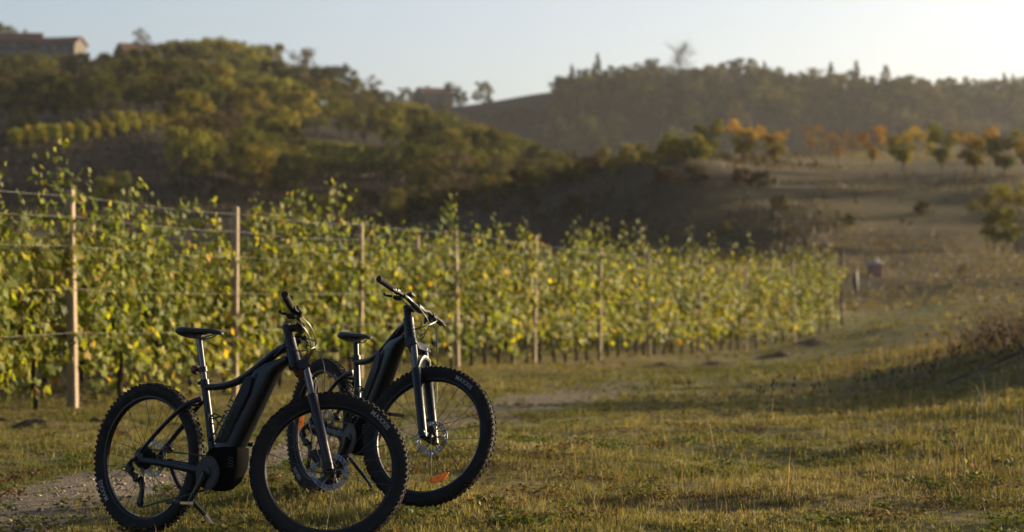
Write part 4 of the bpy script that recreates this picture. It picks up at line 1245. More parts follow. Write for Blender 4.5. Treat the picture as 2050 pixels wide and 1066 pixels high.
# hillside pole; its white disc is added to stand for a sun glint
p = on_ground(593, 285)
zt = CAM_H + (HOR - 284) / F * 285 - p.z
root = empty('glint_pole', p)
b = MB(); b.tube([(0, 0, -.3), (0, 0, zt)], [.05, .04], 8); b.build('pole', M['concrete'], root)
b = MB(); b.revolve([(.001, -.05), (.22, -.04), (.26, -.01), (.26, .01), (.22, .04), (.001, .05)], 20, (0, 0, zt)); b.xf(Matrix.Rotation(math.radians(-62 - 0), 4, 'Z')); b.build('disc', M['white_metal'], root)
tag(root, 'thin pole with a pale round disc added as a sun glint on the left hillside', 'pole')

# capped block on the field beyond the row
p = on_ground(1752, 130)
root = empty('capped_block', p, (0, 0, math.radians(18)), (1.05, 1.05, 1.15))
b = MB(); b.box((0, 0, .28), (.62, .55, .60), bev=.02); b.build('block', M['brick'], root)
b = MB(); b.box((0, 0, .62), (.74, .66, .10), bev=.03); cap = b.build('slab', M['concrete'], root)
b = MB(); b.revolve([(.001, 0), (.11, 0), (.12, .08), (.07, .19), (.001, .22)], 12); b.xf(Matrix.Translation((.08, 0, .67)) @ Matrix.Rotation(math.radians(90), 4, 'X')); b.build('knob', M['concrete'], root)
tag(root, 'small brick block with a pale knobbed cap on the field beyond the vine row', 'block')
# ------------------------------------------------------------------ bicycles
# bicycle space: X forward, Y to the rider's left, Z up, rear hub above the origin
R_T = .371
WB = 1.195; HA = math.radians(67.6)
BBX, BBZ = .478, .316
AX_D = Vector((-math.cos(HA), 0, math.sin(HA))); AX_N = Vector((math.sin(HA), 0, math.cos(HA)))
F_HUB = Vector((WB, 0, R_T)); AX_A = F_HUB - .044 * AX_N
A2C = .525; HT = .135
CROWN = AX_A + A2C * AX_D; HTTOP = AX_A + (A2C + HT) * AX_D
ST_S = Vector((-math.cos(math.radians(74.4)), 0, math.sin(math.radians(74.4)))); BB = Vector((BBX, 0, BBZ))

def text_mesh(body, size):
    cu = bpy.data.curves.new('lettering', 'FONT'); cu.body = body; cu.size = size; cu.space_character = 1.12; cu.offset = size * .018
    o = bpy.data.objects.new('lettering', cu); COL.objects.link(o)
    dg = bpy.context.evaluated_depsgraph_get(); dg.update()
    me = bpy.data.meshes.new_from_object(o.evaluated_get(dg))
    COL.objects.unlink(o); bpy.data.objects.remove(o)
    bm = bmesh.new(); bm.from_mesh(me)
    bmesh.ops.triangulate(bm, faces=bm.faces)
    bmesh.ops.subdivide_edges(bm, edges=bm.edges, cuts=1)
    vs = [v.co.copy() for v in bm.verts]; fs = [tuple(v.index for v in f.verts) for f in bm.faces]
    bm.free(); bpy.data.meshes.remove(me)
    return vs, fs

TYRE_PROF = [(.300, .014), (.312, .0185), (.322, .0250), (.334, .0295), (.346, .0300), (.356, .0265), (.3625, .019), (.3655, .010), (.3665, 0)]
def side_y(r):
    return float(np.interp(r, [p[0] for p in TYRE_PROF], [p[1] for p in TYRE_PROF]))

_shared = {}
def wheel_meshes():
    if _shared: return _shared
    b = MB(); prof = TYRE_PROF + [(r, -y) for r, y in TYRE_PROF[-2::-1]]
    b.revolve(prof, 120)
    def knob(a, r, y, sx, sy, sz, tilt=0.0):
        Rm = Matrix.Rotation(a, 3, 'Y')       # turns Z (top) towards X
        Rl = Rm @ Matrix.Rotation(tilt, 3, 'X')
        b.box(Rm @ Vector((0, y, r)), (sx, sy, sz), Rl)
    n = 80
    for k in range(n):
        a = 2 * math.pi * k / n
        for s in (-1, 1):
            knob(a + (.5 if k % 2 else .42) * 2 * math.pi / n, .3615, s * .0255, .0115, .0070, .0085, -s * .75)
            knob(a, .3660, s * .0085, .0115, .0080, .0070, -s * .12)
            if k % 2: knob(a + .03, .3655, s * .0180, .013, .0065, .0085, -s * .4)
    _shared['tyre'] = (b.v, b.f)
    b = MB(); rp = [(.311, .0165), (.314, .0150), (.314, .0135), (.306, .012), (.303, 0), (.306, -.012), (.314, -.0135), (.314, -.0150), (.311, -.0165), (.297, -.0155), (.289, -.007), (.2885, 0), (.289, .007), (.297, .0155)]
    b.revolve(rp, 96); _shared['rim'] = (b.v, b.f)
    return _shared

def make_wheel(bike, name, Mx, rear, texts, refl=None, seed=0):
    """Mx: wheel space (axis Y) to bicycle space"""
    W = wheel_meshes()
    wroot = empty(name, parent=bike)
    def put(nm, vf, mat, smooth=True):
        b = MB(); b.v = [tuple(Mx @ Vector(v)) for v in vf[0]]; b.f = list(vf[1])
        return b.build(nm, M[mat], wroot, smooth)
    put('tyre', W['tyre'], 'rubber'); put('rim', W['rim'], 'rim')
    h = MB()
    h.tube([(0, -.055, 0), (0, -.048, 0), (0, -.030, 0), (0, -.026, 0), (0, -.018, 0), (0, .018, 0), (0, .026, 0), (0, .030, 0), (0, .048, 0), (0, .055, 0)], [.012, .016, .018, .031, .020, .020, .031, .018, .016, .012], 20)
    put('hub', (h.v, h.f), 'alloy_black')
    # spokes: one mesh, copied round the wheel
    sp_me = {}
    N = 28
    for k in range(N):
        s = 1 if k % 2 else -1
        a = 2 * math.pi * k / N + seed
        lead = (1 if (k // 2) % 2 else -1)
        ha = a + lead * 1.15
        p0 = Vector((.029 * math.sin(ha), s * .0265, .029 * math.cos(ha))); p1 = Vector((.292 * math.sin(a), s * .003, .292 * math.cos(a)))
        key = (s, lead)
        if key not in sp_me:
            b = MB(); L = (p1 - p0).length
            b.tube([(0, 0, 0), (0, 0, L - .013)], .0012, 5); b.tube([(0, 0, L - .014), (0, 0, L)], .0021, 5)
            me = bpy.data.meshes.new('spoke'); me.from_pydata(b.v, [], b.f); me.materials.append(M['spoke']); sp_me[key] = me
        o = obj('spoke', sp_me[key], wroot)
        q = (p1 - p0).to_track_quat('Z', 'Y').to_matrix().to_4x4()
        o.matrix_local = Mx @ Matrix.Translation(p0) @ q
    # brake rotor on the left
    r = MB(); n = 72; yy = .036
    bands = [.066, .071, .077, .083, .089]
    for i in range(n):
        a0 = 2 * math.pi * i / n; a1 = 2 * math.pi * (i + 1) / n
        for j in range(4):
            if j in (1, 2) and (i + j) % 3 == 0: continue
            q = []
            for y in (yy - .0009, yy + .0009):
                for (rr, aa) in ((bands[j], a0), (bands[j + 1], a0), (bands[j + 1], a1), (bands[j], a1)):
                    q.append(Vector((rr * math.sin(aa), y, rr * math.cos(aa))))
            r.add(q, [(3, 2, 1, 0), (4, 5, 6, 7), (0, 1, 5, 4), (1, 2, 6, 5), (2, 3, 7, 6), (3, 0, 4, 7)])
    for i in range(6):
        a0 = 2 * math.pi * i / 6
        r.tube([(.020 * math.sin(a0), yy, .020 * math.cos(a0)), (.045 * math.sin(a0 + .25), yy, .045 * math.cos(a0 + .25)), (.070 * math.sin(a0 + .35), yy, .070 * math.cos(a0 + .35))], .0045, 5, sq=(.35, 1), up=(0, 1, 0))
    r.revolve([(.012, yy - .001), (.024, yy - .001), (.024, yy + .001), (.012, yy + .001)], 24)
    put('brake_rotor', (r.v, r.f), 'steel', False)
    # printed lettering on the right sidewall
    for body, th0, size in texts:
        vs, fs = text_mesh(body, size)
        w = max(v.x for v in vs)
        out = []
        for v in vs:
            th = math.radians(th0) + (v.x) / .331
            rr = .320 + v.y
            out.append(Vector((rr * math.sin(th), -(side_y(rr) + .0008), rr * math.cos(th))))
        put('tyre_lettering', (out, fs), 'letter', False)
    if refl is not None:
        th, rr = refl
        b = MB(); rings = []
        for t in np.linspace(-1, 1, 9):
            wd = .0155 * (1 - t * t) ** .6 + .0015
            c = Vector((t * .060, 0, rr - .008 * t * t))
            rings.append([c + Vector((0, -.007, wd)), c + Vector((0, -.010, 0)), c + Vector((0, -.007, -wd)), c + Vector((0, .004, -wd)), c + Vector((0, .006, 0)), c + Vector((0, .004, wd))])
        b.loft(rings); b.box((0, -.012, rr), (.012, .006, .012), bev=.002)
        Rm = Matrix.Rotation(math.radians(th), 4, 'Y')
        b.xf(Rm); put('spoke_reflector', (b.v, b.f), 'orange')
    if not rear:
        v = MB(); v.tube([(.0, 0, -.289), (.0, 0, -.245)], .003, 6); put('valve', (v.v, v.f), 'alloy_black')
    return wroot

def make_bike(name, pos, yaw, lean, steer, seat_h, frame_mat, fork_mat, label, rear_texts, front_texts, f_refl=None, r_refl=None, decal=True, rear_light=True):
    B = empty(name, pos, (-lean, 0, yaw))
    tag(B, label, 'bicycle')
    FM = M[frame_mat]
    SM = Matrix.Translation(AX_A) @ Matrix.Rotation(steer, 4, AX_D) @ Matrix.Translation(-AX_A)   # steering
    # wheels
    make_wheel(B, 'rear_wheel', Matrix.Translation((0, 0, R_T)), True, rear_texts, r_refl, .05)
    make_wheel(B, 'front_wheel', SM @ Matrix.Translation(F_HUB), False, front_texts, f_refl, .11)
    # frame
    f = MB()
    f.tube([(.449, 0, .40), BB + ST_S * .30, BB + ST_S * .447], [.0195, .0185, .0180], 16)
    f.tube(catmull([(.362, 0, .727), (.46, 0, .7325), (.56, 0, .753), (.65, 0, .793), (.74, 0, .849), (.83, 0, .905), (.893, 0, .930)], 5), list(np.linspace(.0165, .0235, 31)), 14, sq=(1.15, .95))
    f.tube([CROWN + AX_D * .004, CROWN + AX_D * .02, HTTOP - AX_D * .02, HTTOP], [.034, .030, .028, .0285], 18)
    frame = f.build('main_frame', FM, B)
    # deep down tube: lofted rounded-box sections
    edges = [((.470, .438), (.641, .444)), ((.535, .539), (.688, .530)), ((.604, .660), (.757, .650)), ((.662, .762), (.808, .742)), ((.706, .812), (.840, .800)), ((.770, .848), (.868, .828)), ((.840, .866), (.896, .846)), ((.905, .885), (.918, .860))]
    d = MB(); rings = []
    for i, (u, l) in enumerate(edges):
        c = Vector(((u[0] + l[0]) / 2, 0, (u[1] + l[1]) / 2)); h = Vector((u[0] - l[0], 0, u[1] - l[1])) / 2
        hw = [.046, .045, .043, .041, .039, .036, .032, .028][i]
        ring = []
        for k in range(20):
            a = 2 * math.pi * k / 20
            ca, sa = math.cos(a), math.sin(a)
            ex = 2 / 3.4
            ring.append(c + h * (math.copysign(abs(ca) ** ex, ca)) + Vector((0, hw * math.copysign(abs(sa) ** ex, sa), 0)))
        rings.append(ring)
    d.loft(rings); d.build('down_tube', FM, B)
    for s in (-1, 1):      # battery cover panels, proud of the tube
        q = MB(); pl = []
        pts = [(.497, .462), (.565, .463), (.705, .700), (.722, .772), (.703, .790), (.676, .776), (.600, .640)]
        q.prism(pts, s * .0462 if s > 0 else -.0492, s * .0492 if s > 0 else -.0462, .0012)
        cov = q.build('battery_cover', M['battery'], B)
        if s < 0 and decal:
            vs, fs = text_mesh('GIANT', .066)
            ang = math.atan2(.772 - .462, .69 - .520)
            t = MB()
            t.add([Vector((.532 + v.x * math.cos(ang) - v.y * math.sin(ang), -.0500, .478 + v.x * math.sin(ang) + v.y * math.cos(ang))) for v in vs], fs)
            t.build('frame_lettering', M['decal'], cov, False)
        g = MB(); g.tube([(.575, s * .0462, .462), (.715, s * .0452, .700), (.742, s * .0425, .800)], .0022, 5); g.build('cover_gap', M['rubber'], B)
    # motor unit
    mo = MB(); mo.prism([(.462, .432), (.440, .405), (.430, .350), (.434, .290), (.455, .246), (.510, .232), (.565, .246), (.612, .284), (.646, .345), (.652, .400), (.645, .446), (.560, .452)], -.050, .050, .010)
    motor = mo.build('motor_housing', M['motor'], B)
    for k in range(4):
        m_ = MB(); m_.box((.622, -.0515, .352 + k * .014), (.040, .003, .004), Matrix.Rotation(.2, 3, 'Y')); m_.build('cooling_fin', M['alloy_black'], motor)
    # stays
    for s in (-1, 1):
        st = MB()
        st.tube(catmull([(.356, s * .012, .672), (.315, s * .030, .655), (.26, s * .048, .622), (.135, s * .062, .515), (.012, s * .068, .398)], 4), list(np.linspace(.0125, .0090, 17)), 10, sq=(1, 1.1))
        st.build('seat_stay', FM, B)
        st = MB()
        st.tube(catmull([(.452, s * .046, .322), (.36, s * .058, .330), (.20, s * .064, .346), (.0, s * .069, .362)], 4), list(np.linspace(.0195, .0110, 13)), 10, sq=(.7, 1.25))
        st.prism([(-.022, .350), (-.018, .388), (.006, .405), (.030, .392), (.028, .352), (.0, .338)], s * .069 - .005, s * .069 + .005, .001)
        st.build('chain_stay', FM, B)
    st = MB(); st.tube([(.300, -.036, .640), (.300, .036, .640)], .008, 8); st.build('stay_bridge', FM, B)
    # seat post, clamp, saddle
    cl = MB(); c0 = BB + ST_S * .447
    cl.tube([c0 - ST_S * .014, c0 + ST_S * .016], .0225, 16); cl.box(c0 + Vector((-.028, 0, .0)), (.020, .026, .018), bev=.003)
    cl.tube([c0 + Vector((-.02, -.028, 0)), c0 + Vector((-.03, .03, 0)), c0 + Vector((.0, .045, -.008))], .004, 6)
    cl.build('seat_clamp', M['alloy_black'], B)
    sp = MB(); top = BB + ST_S * seat_h
    sp.tube([c0 - ST_S * .02, top], .0148, 16); sp.build('seat_post', M['stanchion'] if rear_light else M['alloy_black'], B)
    ch = MB(); ch.box(top + Vector((0, 0, .010)), (.060, .040, .026), bev=.006); ch.build('saddle_clamp', M['alloy_black'], B)
    sa = MB(); rings = []
    for t, hw, zt, zb in [(-.128, .038, .036, .022), (-.122, .058, .046, .012), (-.105, .069, .052, .004), (-.075, .072, .052, .002), (-.04, .060, .048, .008), (0, .043, .045, .014), (.04, .030, .044, .018), (.085, .023, .043, .018), (.120, .020, .039, .014), (.142, .014, .032, .012), (.148, .006, .026, .016)]:
        ring = []
        for k in range(16):
            a = 2 * math.pi * k / 16
            ca, sn = math.cos(a), math.sin(a)
            z = (zt + zb) / 2 + (zt - zb) / 2 * math.copysign(abs(sn) ** .7, sn)
            y = hw * math.copysign(abs(ca) ** .75, ca)
            if sn > 0: z -= .006 * (abs(y) / .072) ** 2 + .004 * math.exp(-(y / .009) ** 2)
            ring.append(top + Vector((t + .010, y, z + .004)))
        rings.append(ring)
    sa.loft(rings); saddle = sa.build('saddle', M['saddle'], B)
    for s in (-1, 1):
        rl = MB(); rl.tube(catmull([top + Vector((-.095, s * .034, .012)), top + Vector((-.05, s * .024, .002)), top + Vector((.03, s * .022, .000)), top + Vector((.075, s * .018, .008)), top + Vector((.115, s * .008, .022))], 4), .0036, 6)
        rl.build('saddle_rail', M['steel'], saddle)
    if rear_light:
        rl = MB(); c = BB + ST_S * .515
        rl.tube([c - ST_S * .012, c + ST_S * .012], .0215, 14); rl.tube([c + Vector((-.018, 0, 0)), c + Vector((-.040, 0, 0))], [.012, .010], 8)
        lb = rl.build('light_bracket', M['alloy_black'], B)
        rl = MB(); rl.tube([c + Vector((-.036, 0, -.003)), c + Vector((-.044, 0, -.002)), c + Vector((-.062, 0, 0)), c + Vector((-.068, 0, .0))], [.016, .023, .022, .016], 16); rl.build('rear_light', M['red_lens'], lb)
    # drivetrain
    cs = MB()
    for k in range(9):
        r = .058 - k * .0042; y = -.024 - k * .0042
        n = int(r / .0021); pr = []
        for q in range(n * 2):
            a = 2 * math.pi * q / (n * 2); rr = r + (.0035 if q % 2 == 0 else 0)
            pr.append((rr * math.sin(a), R_T + rr * math.cos(a)))
        cs.prism(pr, y - .001, y + .001)
    cs.tube([(0, -.02, R_T), (0, -.064, R_T)], [.030, .018], 16)
    cs.build('cassette', M['steel'] if False else M['alloy_black'], B, False)
    cr = MB(); pr = []
    n = 36; r = .076
    for q in range(n * 2):
        a = 2 * math.pi * q / (n * 2); rr = r + (.004 if q % 2 == 0 else -.001)
        pr.append((BBX + rr * math.sin(a), BBZ + rr * math.cos(a)))
    cr.prism(pr, -.0605, -.0575); cr.revolve([(.030, -.064), (.074, -.064), (.076, -.062), (.030, -.060)], 40, (BBX, 0, BBZ))
    cr.tube([(BBX, -.056, BBZ), (BBX, -.070, BBZ)], [.034, .028], 20)
    cr.build('chainring', M['alloy_black'], B)
    for s, (ex, ez) in ((-1, (.395, .167)), (1, (.561, .465))):
        c = MB(); y0 = s * .074; y1 = s * .084
        c.tube([(BBX, y0, BBZ), (BBX * .75 + ex * .25, y0, BBZ * .75 + ez * .25), (BBX * .2 + ex * .8, y1, BBZ * .2 + ez * .8), (ex, y1, ez)], [.019, .0155, .0125, .0140], 10, sq=(.62, 1.05), up=(0, 1, 0))
        arm = c.build('crank_arm', M['alloy_black'], B)
        p = MB(); yc = y1 + s * .062
        p.tube([(ex, y1, ez), (ex, y1 + s * .110, ez)], .0075, 8)
        for xx in (-.042, .042): p.box((ex + xx, yc, ez), (.012, .092, .018), bev=.003)
        for yy in (-.04, 0, .04): p.box((ex, yc + yy, ez), (.084, .010, .014), bev=.002)
        for xx in (-.038, -.012, .012, .038):
            for yy in (-.038, .038): p.tube([(ex + xx, yc + yy, ez - .011), (ex + xx, yc + yy, ez + .011)], .0022, 5)
        p.build('pedal', M['alloy_black'], B)
    # rear derailleur and chain
    de = MB()
    de.tube(catmull([(.0, -.076, .365), (-.030, -.080, .352), (-.045, -.084, .325), (-.020, -.088, .295), (.022, -.086, .272)], 4), list(np.linspace(.011, .015, 17)), 8)
    de.box((-.032, -.086, .312), (.046, .026, .040), Matrix.Rotation(.5, 3, 'Y'), bev=.006); de.box((.018, -.086, .272), (.040, .026, .036), Matrix.Rotation(-.3, 3, 'Y'), bev=.006)
    der = de.build('rear_derailleur', M['alloy_black'], B)
    cg = MB()
    for yy in (-.081, -.067): cg.tube([(.038, yy, .262), (.052, yy, .215), (.046, yy, .150)], [.011, .008, .012], 8, sq=(.16, 1), up=(0, 1, 0))
    cg.build('derailleur_cage', M['alloy_black'], der)
    for (x, z) in ((.040, .258), (.046, .152)):
        pu = MB(); pr = []
        for q in range(22):
            a = 2 * math.pi * q / 22; rr = .022 + (.003 if q % 2 == 0 else 0)
            pr.append((x + rr * math.sin(a), z + rr * math.cos(a)))
        pu.prism(pr, -.0755, -.0725); pu.build('jockey_wheel', M['rubber'], der)
    cha = MB()
    loop = []
    for a in np.linspace(0, math.pi * .97, 14): loop.append((BBX + .079 * math.sin(a), -.059, BBZ + .079 * math.cos(a)))
    loop += [(.058, -.074, .130), (.036, -.074, .132), (.024, -.074, .152), (.046, -.074, .200), (.064, -.074, .250), (.056, -.072, .280), (.032, -.060, .320)]
    for a in np.linspace(math.pi * 1.0, math.pi * 1.98, 10): loop.append((.046 * math.sin(a), -.046, R_T + .046 * math.cos(a)))
    loop.append(loop[0])
    for p, q in zip(loop[:-1], loop[1:]):
        L = math.hypot(q[0] - p[0], q[2] - p[2]); n = max(1, round(L / .0127))
        Rm = Matrix.Rotation(-math.atan2(q[2] - p[2], q[0] - p[0]), 3, 'Y')
        for k in range(n):
            cha.box(Vector(p).lerp(Vector(q), (k + .5) / n), (L / n * 1.08, .0075 if k % 2 else .0055, .0072), Rm)
    cha.build('chain', M['alloy_black'], B, False)
    # rear caliper, kickstand, bottle cage
    ca = MB(); ca.box((.085, .050, .425), (.050, .030, .036), Matrix.Rotation(.6, 3, 'Y'), bev=.006); ca.tube([(.09, .05, .44), (.16, .062, .52), (.26, .05, .60)], .003, 6); ca.build('rear_brake', M['alloy_black'], B)
    ks = MB()
    ks.tube(catmull([(.085, .078, .350), (.100, .086, .300), (.135, .115, .225), (.232, .188, .108)], 4), list(np.linspace(.016, .010, 13)), 9); ks.box((.07, .074, .356), (.060, .022, .036), bev=.005)
    kst = ks.build('kickstand', M['alloy_black'], B)
    ks = MB(); ks.tube([(.226, .184, .114), (.258, .208, .072), (.276, .222, .048)], [.0088, .0082, .0078], 9); ks.build('stand_leg', M['concrete'] if decal else M['alloy_black'], kst)
    bc = MB(); o = Vector((.468, 0, 0))
    for s in (-1, 1):
        bc.tube(catmull([(.418, s * .010, .575), (.455, s * .034, .590), (.500, s * .036, .560), (.492, s * .034, .520), (.450, s * .030, .480), (.432, s * .012, .470)], 5), .0042, 6)
        bc.tube(catmull([(.410, s * .010, .600), (.440, s * .036, .560), (.470, s * .036, .600), (.505, s * .012, .585)], 5), .0040, 6)
    bc.box((.420, 0, .530), (.010, .020, .130), Matrix.Rotation(math.radians(-15.6), 3, 'Y'), bev=.003); bc.build('bottle_cage', M['alloy_black'], B)
    # fork
    def SB(b): return b.xf(SM)
    fk = MB(); off = .044 * AX_N
    fk.tube([CROWN - AX_D * .012, CROWN + AX_D * .001], [.033, .034], 18)
    fk.loft([[Vector((0, y, 0)) + CROWN - AX_D * dz + AX_N * dn for dz, dn in ((.050, -.012 + .020 * (abs(y) / .066)), (.006, -.020 + .020 * (abs(y) / .066)), (.000, .030 + .02 * (abs(y) / .066)), (.045, .045 + .018 * (abs(y) / .066)))] for y in (-.090, -.066, -.035, 0, .035, .066, .090)])
    SB(fk).build('fork_crown', M[fork_mat], B)
    for s in (-1, 1):
        hb = F_HUB + Vector((0, s * .067, 0))
        g = MB(); g.tube([hb + AX_D * .24, hb + AX_D * (A2C - .025)], .0170, 16); SB(g).build('fork_stanchion', M['stanchion'], B)
        g = MB(); g.tube([hb - AX_D * .030, hb - AX_D * .022, hb + AX_D * .02, hb + AX_D * .10, hb + AX_D * .345, hb + AX_D * .352], [.010, .020, .0215, .0225, .0245, .0200], 16)
        g.tube([hb + Vector((0, -s * .012, 0)), hb + Vector((0, s * .022, 0))], [.019, .017], 14)
        SB(g).build('fork_leg', M[fork_mat], B)
    g = MB(); q = [F_HUB + Vector((0, y, 0)) + AX_D * z + AX_N * n_ for y, z, n_ in ((-.066, .335, .006), (-.058, .378, .020), (-.035, .410, .030), (0, .420, .032), (.035, .410, .030), (.058, .378, .020), (.066, .335, .006))]
    g.tube(catmull(q, 3), .0125, 8, sq=(1.25, .65)); SB(g).build('fork_arch', M[fork_mat], B)
    g = MB(); c = F_HUB + Vector((0, .050, 0)) + AX_D * .085 - AX_N * .050
    g.box(c, (.070, .034, .036), Matrix.Rotation(-(math.pi / 2 - HA) + 1.35, 3, 'Y'), bev=.006); g.box(c + AX_N * .02, (.035, .022, .060), bev=.004)
    SB(g).build('front_brake', M['alloy_black'], B)
    # steering column, stem, bar
    g = MB(); g.tube([HTTOP, HTTOP + AX_D * .012, HTTOP + AX_D * .040], [.0275, .022, .0195], 16); g.tube([HTTOP + AX_D * .035, HTTOP + AX_D * .072, HTTOP + AX_D * .076], [.0205, .0205, .015], 16)
    SB(g).build('headset_spacers', M['alloy_black'], B)
    s0 = HTTOP + AX_D * .056; s1 = s0 + Vector((.062, 0, .012))
    g = MB(); g.tube([s0, s1], [.019, .018], 12); g.tube([s1 + Vector((0, -.024, 0)), s1 + Vector((0, .024, 0))], .0225, 14); SB(g).build('stem', M['alloy_black'], B)
    bar = [s1 + Vector((0, -.37, .0)) + Vector((-.052, 0, .030)), s1 + Vector((-.030, -.22, .022)), s1 + Vector((-.012, -.13, .018)), s1 + Vector((0, -.06, .002)), s1 + Vector((0, 0, 0)), s1 + Vector((0, .06, .002)), s1 + Vector((-.012, .13, .018)), s1 + Vector((-.030, .22, .022)), s1 + Vector((-.052, .37, .030))]
    g = MB(); bp = catmull(bar, 4); g.tube(bp, [.0110 + .0045 * math.exp(-((p.y - s1.y) / .07) ** 2) for p in bp], 12, up=(1, 0, 0)); hbar = SB(g).build('handlebar', M['alloy_black'] if decal else M['frame_b'], B)
    for s in (-1, 1):
        e = bar[0] if s < 0 else bar[-1]; i_ = bar[1] if s < 0 else bar[-2]
        dr = (i_ - e).normalized()
        g = MB(); pts = [e - dr * .004]; rr = [.0165]
        for k in range(27):
            pts.append(e + dr * (.132 * k / 26)); rr.append(.0172 if k < 2 or k > 24 else (.0168 if k % 2 else .0150))
        g.tube(pts, rr, 14, up=(1, 0, 0)); SB(g).build('grip', M['grip'], B)
        g = MB(); c = e + dr * .165
        g.tube([c - dr * .010, c + dr * .012], .0165, 12, up=(1, 0, 0))
        g.tube([c + Vector((.012, 0, -.006)), c + Vector((.034, 0, -.012)) + dr * .020, c + Vector((.030, 0, -.012)) + dr * .050], [.011, .012, .009], 8)
        g.tube(catmull([c + Vector((.036, 0, -.014)) + dr * .004, c + Vector((.052, 0, -.020)) - dr * .030, c + Vector((.048, 0, -.024)) - dr * .080, c + Vector((.052, 0, -.026)) - dr * .112], 4), list(np.linspace(.0070, .0050, 13)), 7)
        g.box(c + Vector((-.002, 0, -.028)) + dr * .022, (.046, .034, .022), bev=.006)
        g.tube([c + Vector((-.020, 0, -.030)), c + Vector((-.040, 0, -.034)) - dr * .018, c + Vector((-.044, 0, -.034)) - dr * .034], [.007, .007, .009], 8)
        SB(g).build('brake_lever', M['alloy_black'], B)
    g = MB(); c = s1 + Vector((-.012, -.085, .040)); g.box(c, (.030, .050, .022), Matrix.Rotation(-.5, 3, 'Y'), bev=.005); g.tube([c + Vector((.005, 0, -.01)), c + Vector((.010, 0, -.03))], .008, 8)
    SB(g).build('display_unit', M['alloy_black'], B)
    # cables
    def sw(p): return SM @ p
    lv_r = bar[0] + (bar[1] - bar[0]).normalized() * .21 + Vector((.03, 0, -.012)); lv_l = bar[-1] + (bar[-2] - bar[-1]).normalized() * .21 + Vector((.03, 0, -.012))
    inlet = HTTOP - AX_D * .055 + Vector((-.036, 0, 0))
    cabs = [[sw(lv_r), sw(s1 + Vector((.060, -.10, -.02))), sw(s1 + Vector((.085, .0, -.075))), sw(s1 + Vector((.035, .050, -.125))), inlet + Vector((.045, .036, .0)), inlet + Vector((0, .030, -.01))],
            [sw(lv_r + Vector((-.02, 0, -.02))), sw(s1 + Vector((.050, -.09, -.05))), sw(s1 + Vector((.070, .01, -.115))), sw(s1 + Vector((.030, .055, -.150))), inlet + Vector((.040, .036, -.03)), inlet + Vector((-.01, .030, -.03))],
            [sw(lv_l), sw(s1 + Vector((.075, .09, -.03))), sw(s1 + Vector((.080, -.01, -.090))), sw(s1 + Vector((.020, -.052, -.130))), inlet + Vector((.045, -.038, .015)), inlet + Vector((.0, -.032, .005)), inlet + Vector((-.05, -.030, -.035))],
            [sw(lv_l + Vector((-.01, 0, -.02))), sw(s1 + Vector((.090, .075, -.08))), sw(F_HUB + AX_D * .50 + AX_N * .085 + Vector((0, .035, 0))), sw(F_HUB + AX_D * .36 + AX_N * .050 + Vector((0, .078, 0))), sw(F_HUB + AX_D * .20 - AX_N * .01 + Vector((0, .088, 0))), sw(F_HUB + AX_D * .11 - AX_N * .05 + Vector((0, .062, 0)))]]
    for c in cabs:
        g = MB(); g.tube(catmull(c, 7), .0025, 6); g.build('cable', M['cable'], B)
    return B

make_bike('mountain_bike', (-1.8114, 11.8642, .0024), -.6721, .0965, .709, .674, 'frame_a', 'fork_a',
          'nearer dark blue-grey electric mountain bike on its kickstand, high saddle, leaning in the grass',
          [('MAXXIS', 228, .030)], [('MAXXIS', 27, .030)])
make_bike('mountain_bike', (-1.0872, 13.2774, .0944), -1.0325, .1044, .6173, .540, 'frame_b', 'frame_b',
          'farther dark teal electric mountain bike with a low saddle and an orange front spoke reflector',
          [('REKON', 203, .030), ('MAXXIS', 30, .030)], [('MAXXIS', 14, .030)], (150, .236), (272, .236), decal=False, rear_light=False)
# ------------------------------------------------------------------ small plants and brush in front and at the right
def bramble(px, d, h, r, n, label, seed, mat='cane', leaves=0, leafcol=(.12, .06, .03)):
    rd = random.Random(seed); g = on_ground(px, d)
    root = empty('dry_bramble', g)
    b = MB(); tips = []
    for k in range(n):
        a = rd.uniform(0, 6.28); q = rd.random() ** .5 * r * .55
        p = Vector((math.cos(a) * q, math.sin(a) * q, -.05)); v = Vector((math.cos(a) * rd.uniform(.0, .7), math.sin(a) * rd.uniform(0, .7), 1)).normalized()
        L = h * rd.uniform(.55, 1.15); pts = [p]
        for s in range(5):
            v = (v + Vector((rd.gauss(0, .12), rd.gauss(0, .12), -.05))).normalized(); pts.append(pts[-1] + v * L / 5); tips.append(pts[-1])
        b.tube(pts, list(np.linspace(.006, .0022, 6)), 4)
        for s in range(3):
            e = pts[rd.randint(2, 5)]
            b.tube([e, e + Vector((rd.gauss(0, .12), rd.gauss(0, .12), rd.uniform(.02, .2)))], [.003, .0015], 3)
    b.build('stems', M[mat], root)
    if leaves:
        i = rng.integers(0, len(tips), leaves)
        pos = np.array([tuple(tips[j]) for j in i]) + rng.normal(0, .06, (leaves, 3))
        v, t, c = leaf_cloud(pos, rng.normal(0, 1, (leaves, 3)), rng.uniform(.02, .06, leaves), np.array([leafcol]) * rng.uniform(.5, 1.6, (leaves, 1)), LEAF6)
        obj('foliage', mesh_np('foliage', v, t, c, M['tree_leaf']), root)
    return tag(root, label, 'bramble', 'dry brambles at the right edge')
M['redcane'] = solid('dry_stem', (.15, .11, .07), .85, 0, .2, (20, .4))
bramble(2015, 31, .55, .8, 70, 'dry tan bramble standing in the sun at the right edge', 1, 'redcane', 300, (.11, .08, .045))
bramble(1965, 33, .42, .7, 45, 'lowest dry bramble, leftmost of those at the right edge', 2, 'redcane', 160, (.11, .085, .045))
bramble(2065, 34, .75, .9, 80, 'tallest dry bramble, cut by the right edge of the picture', 3, 'redcane', 300, (.10, .075, .045))
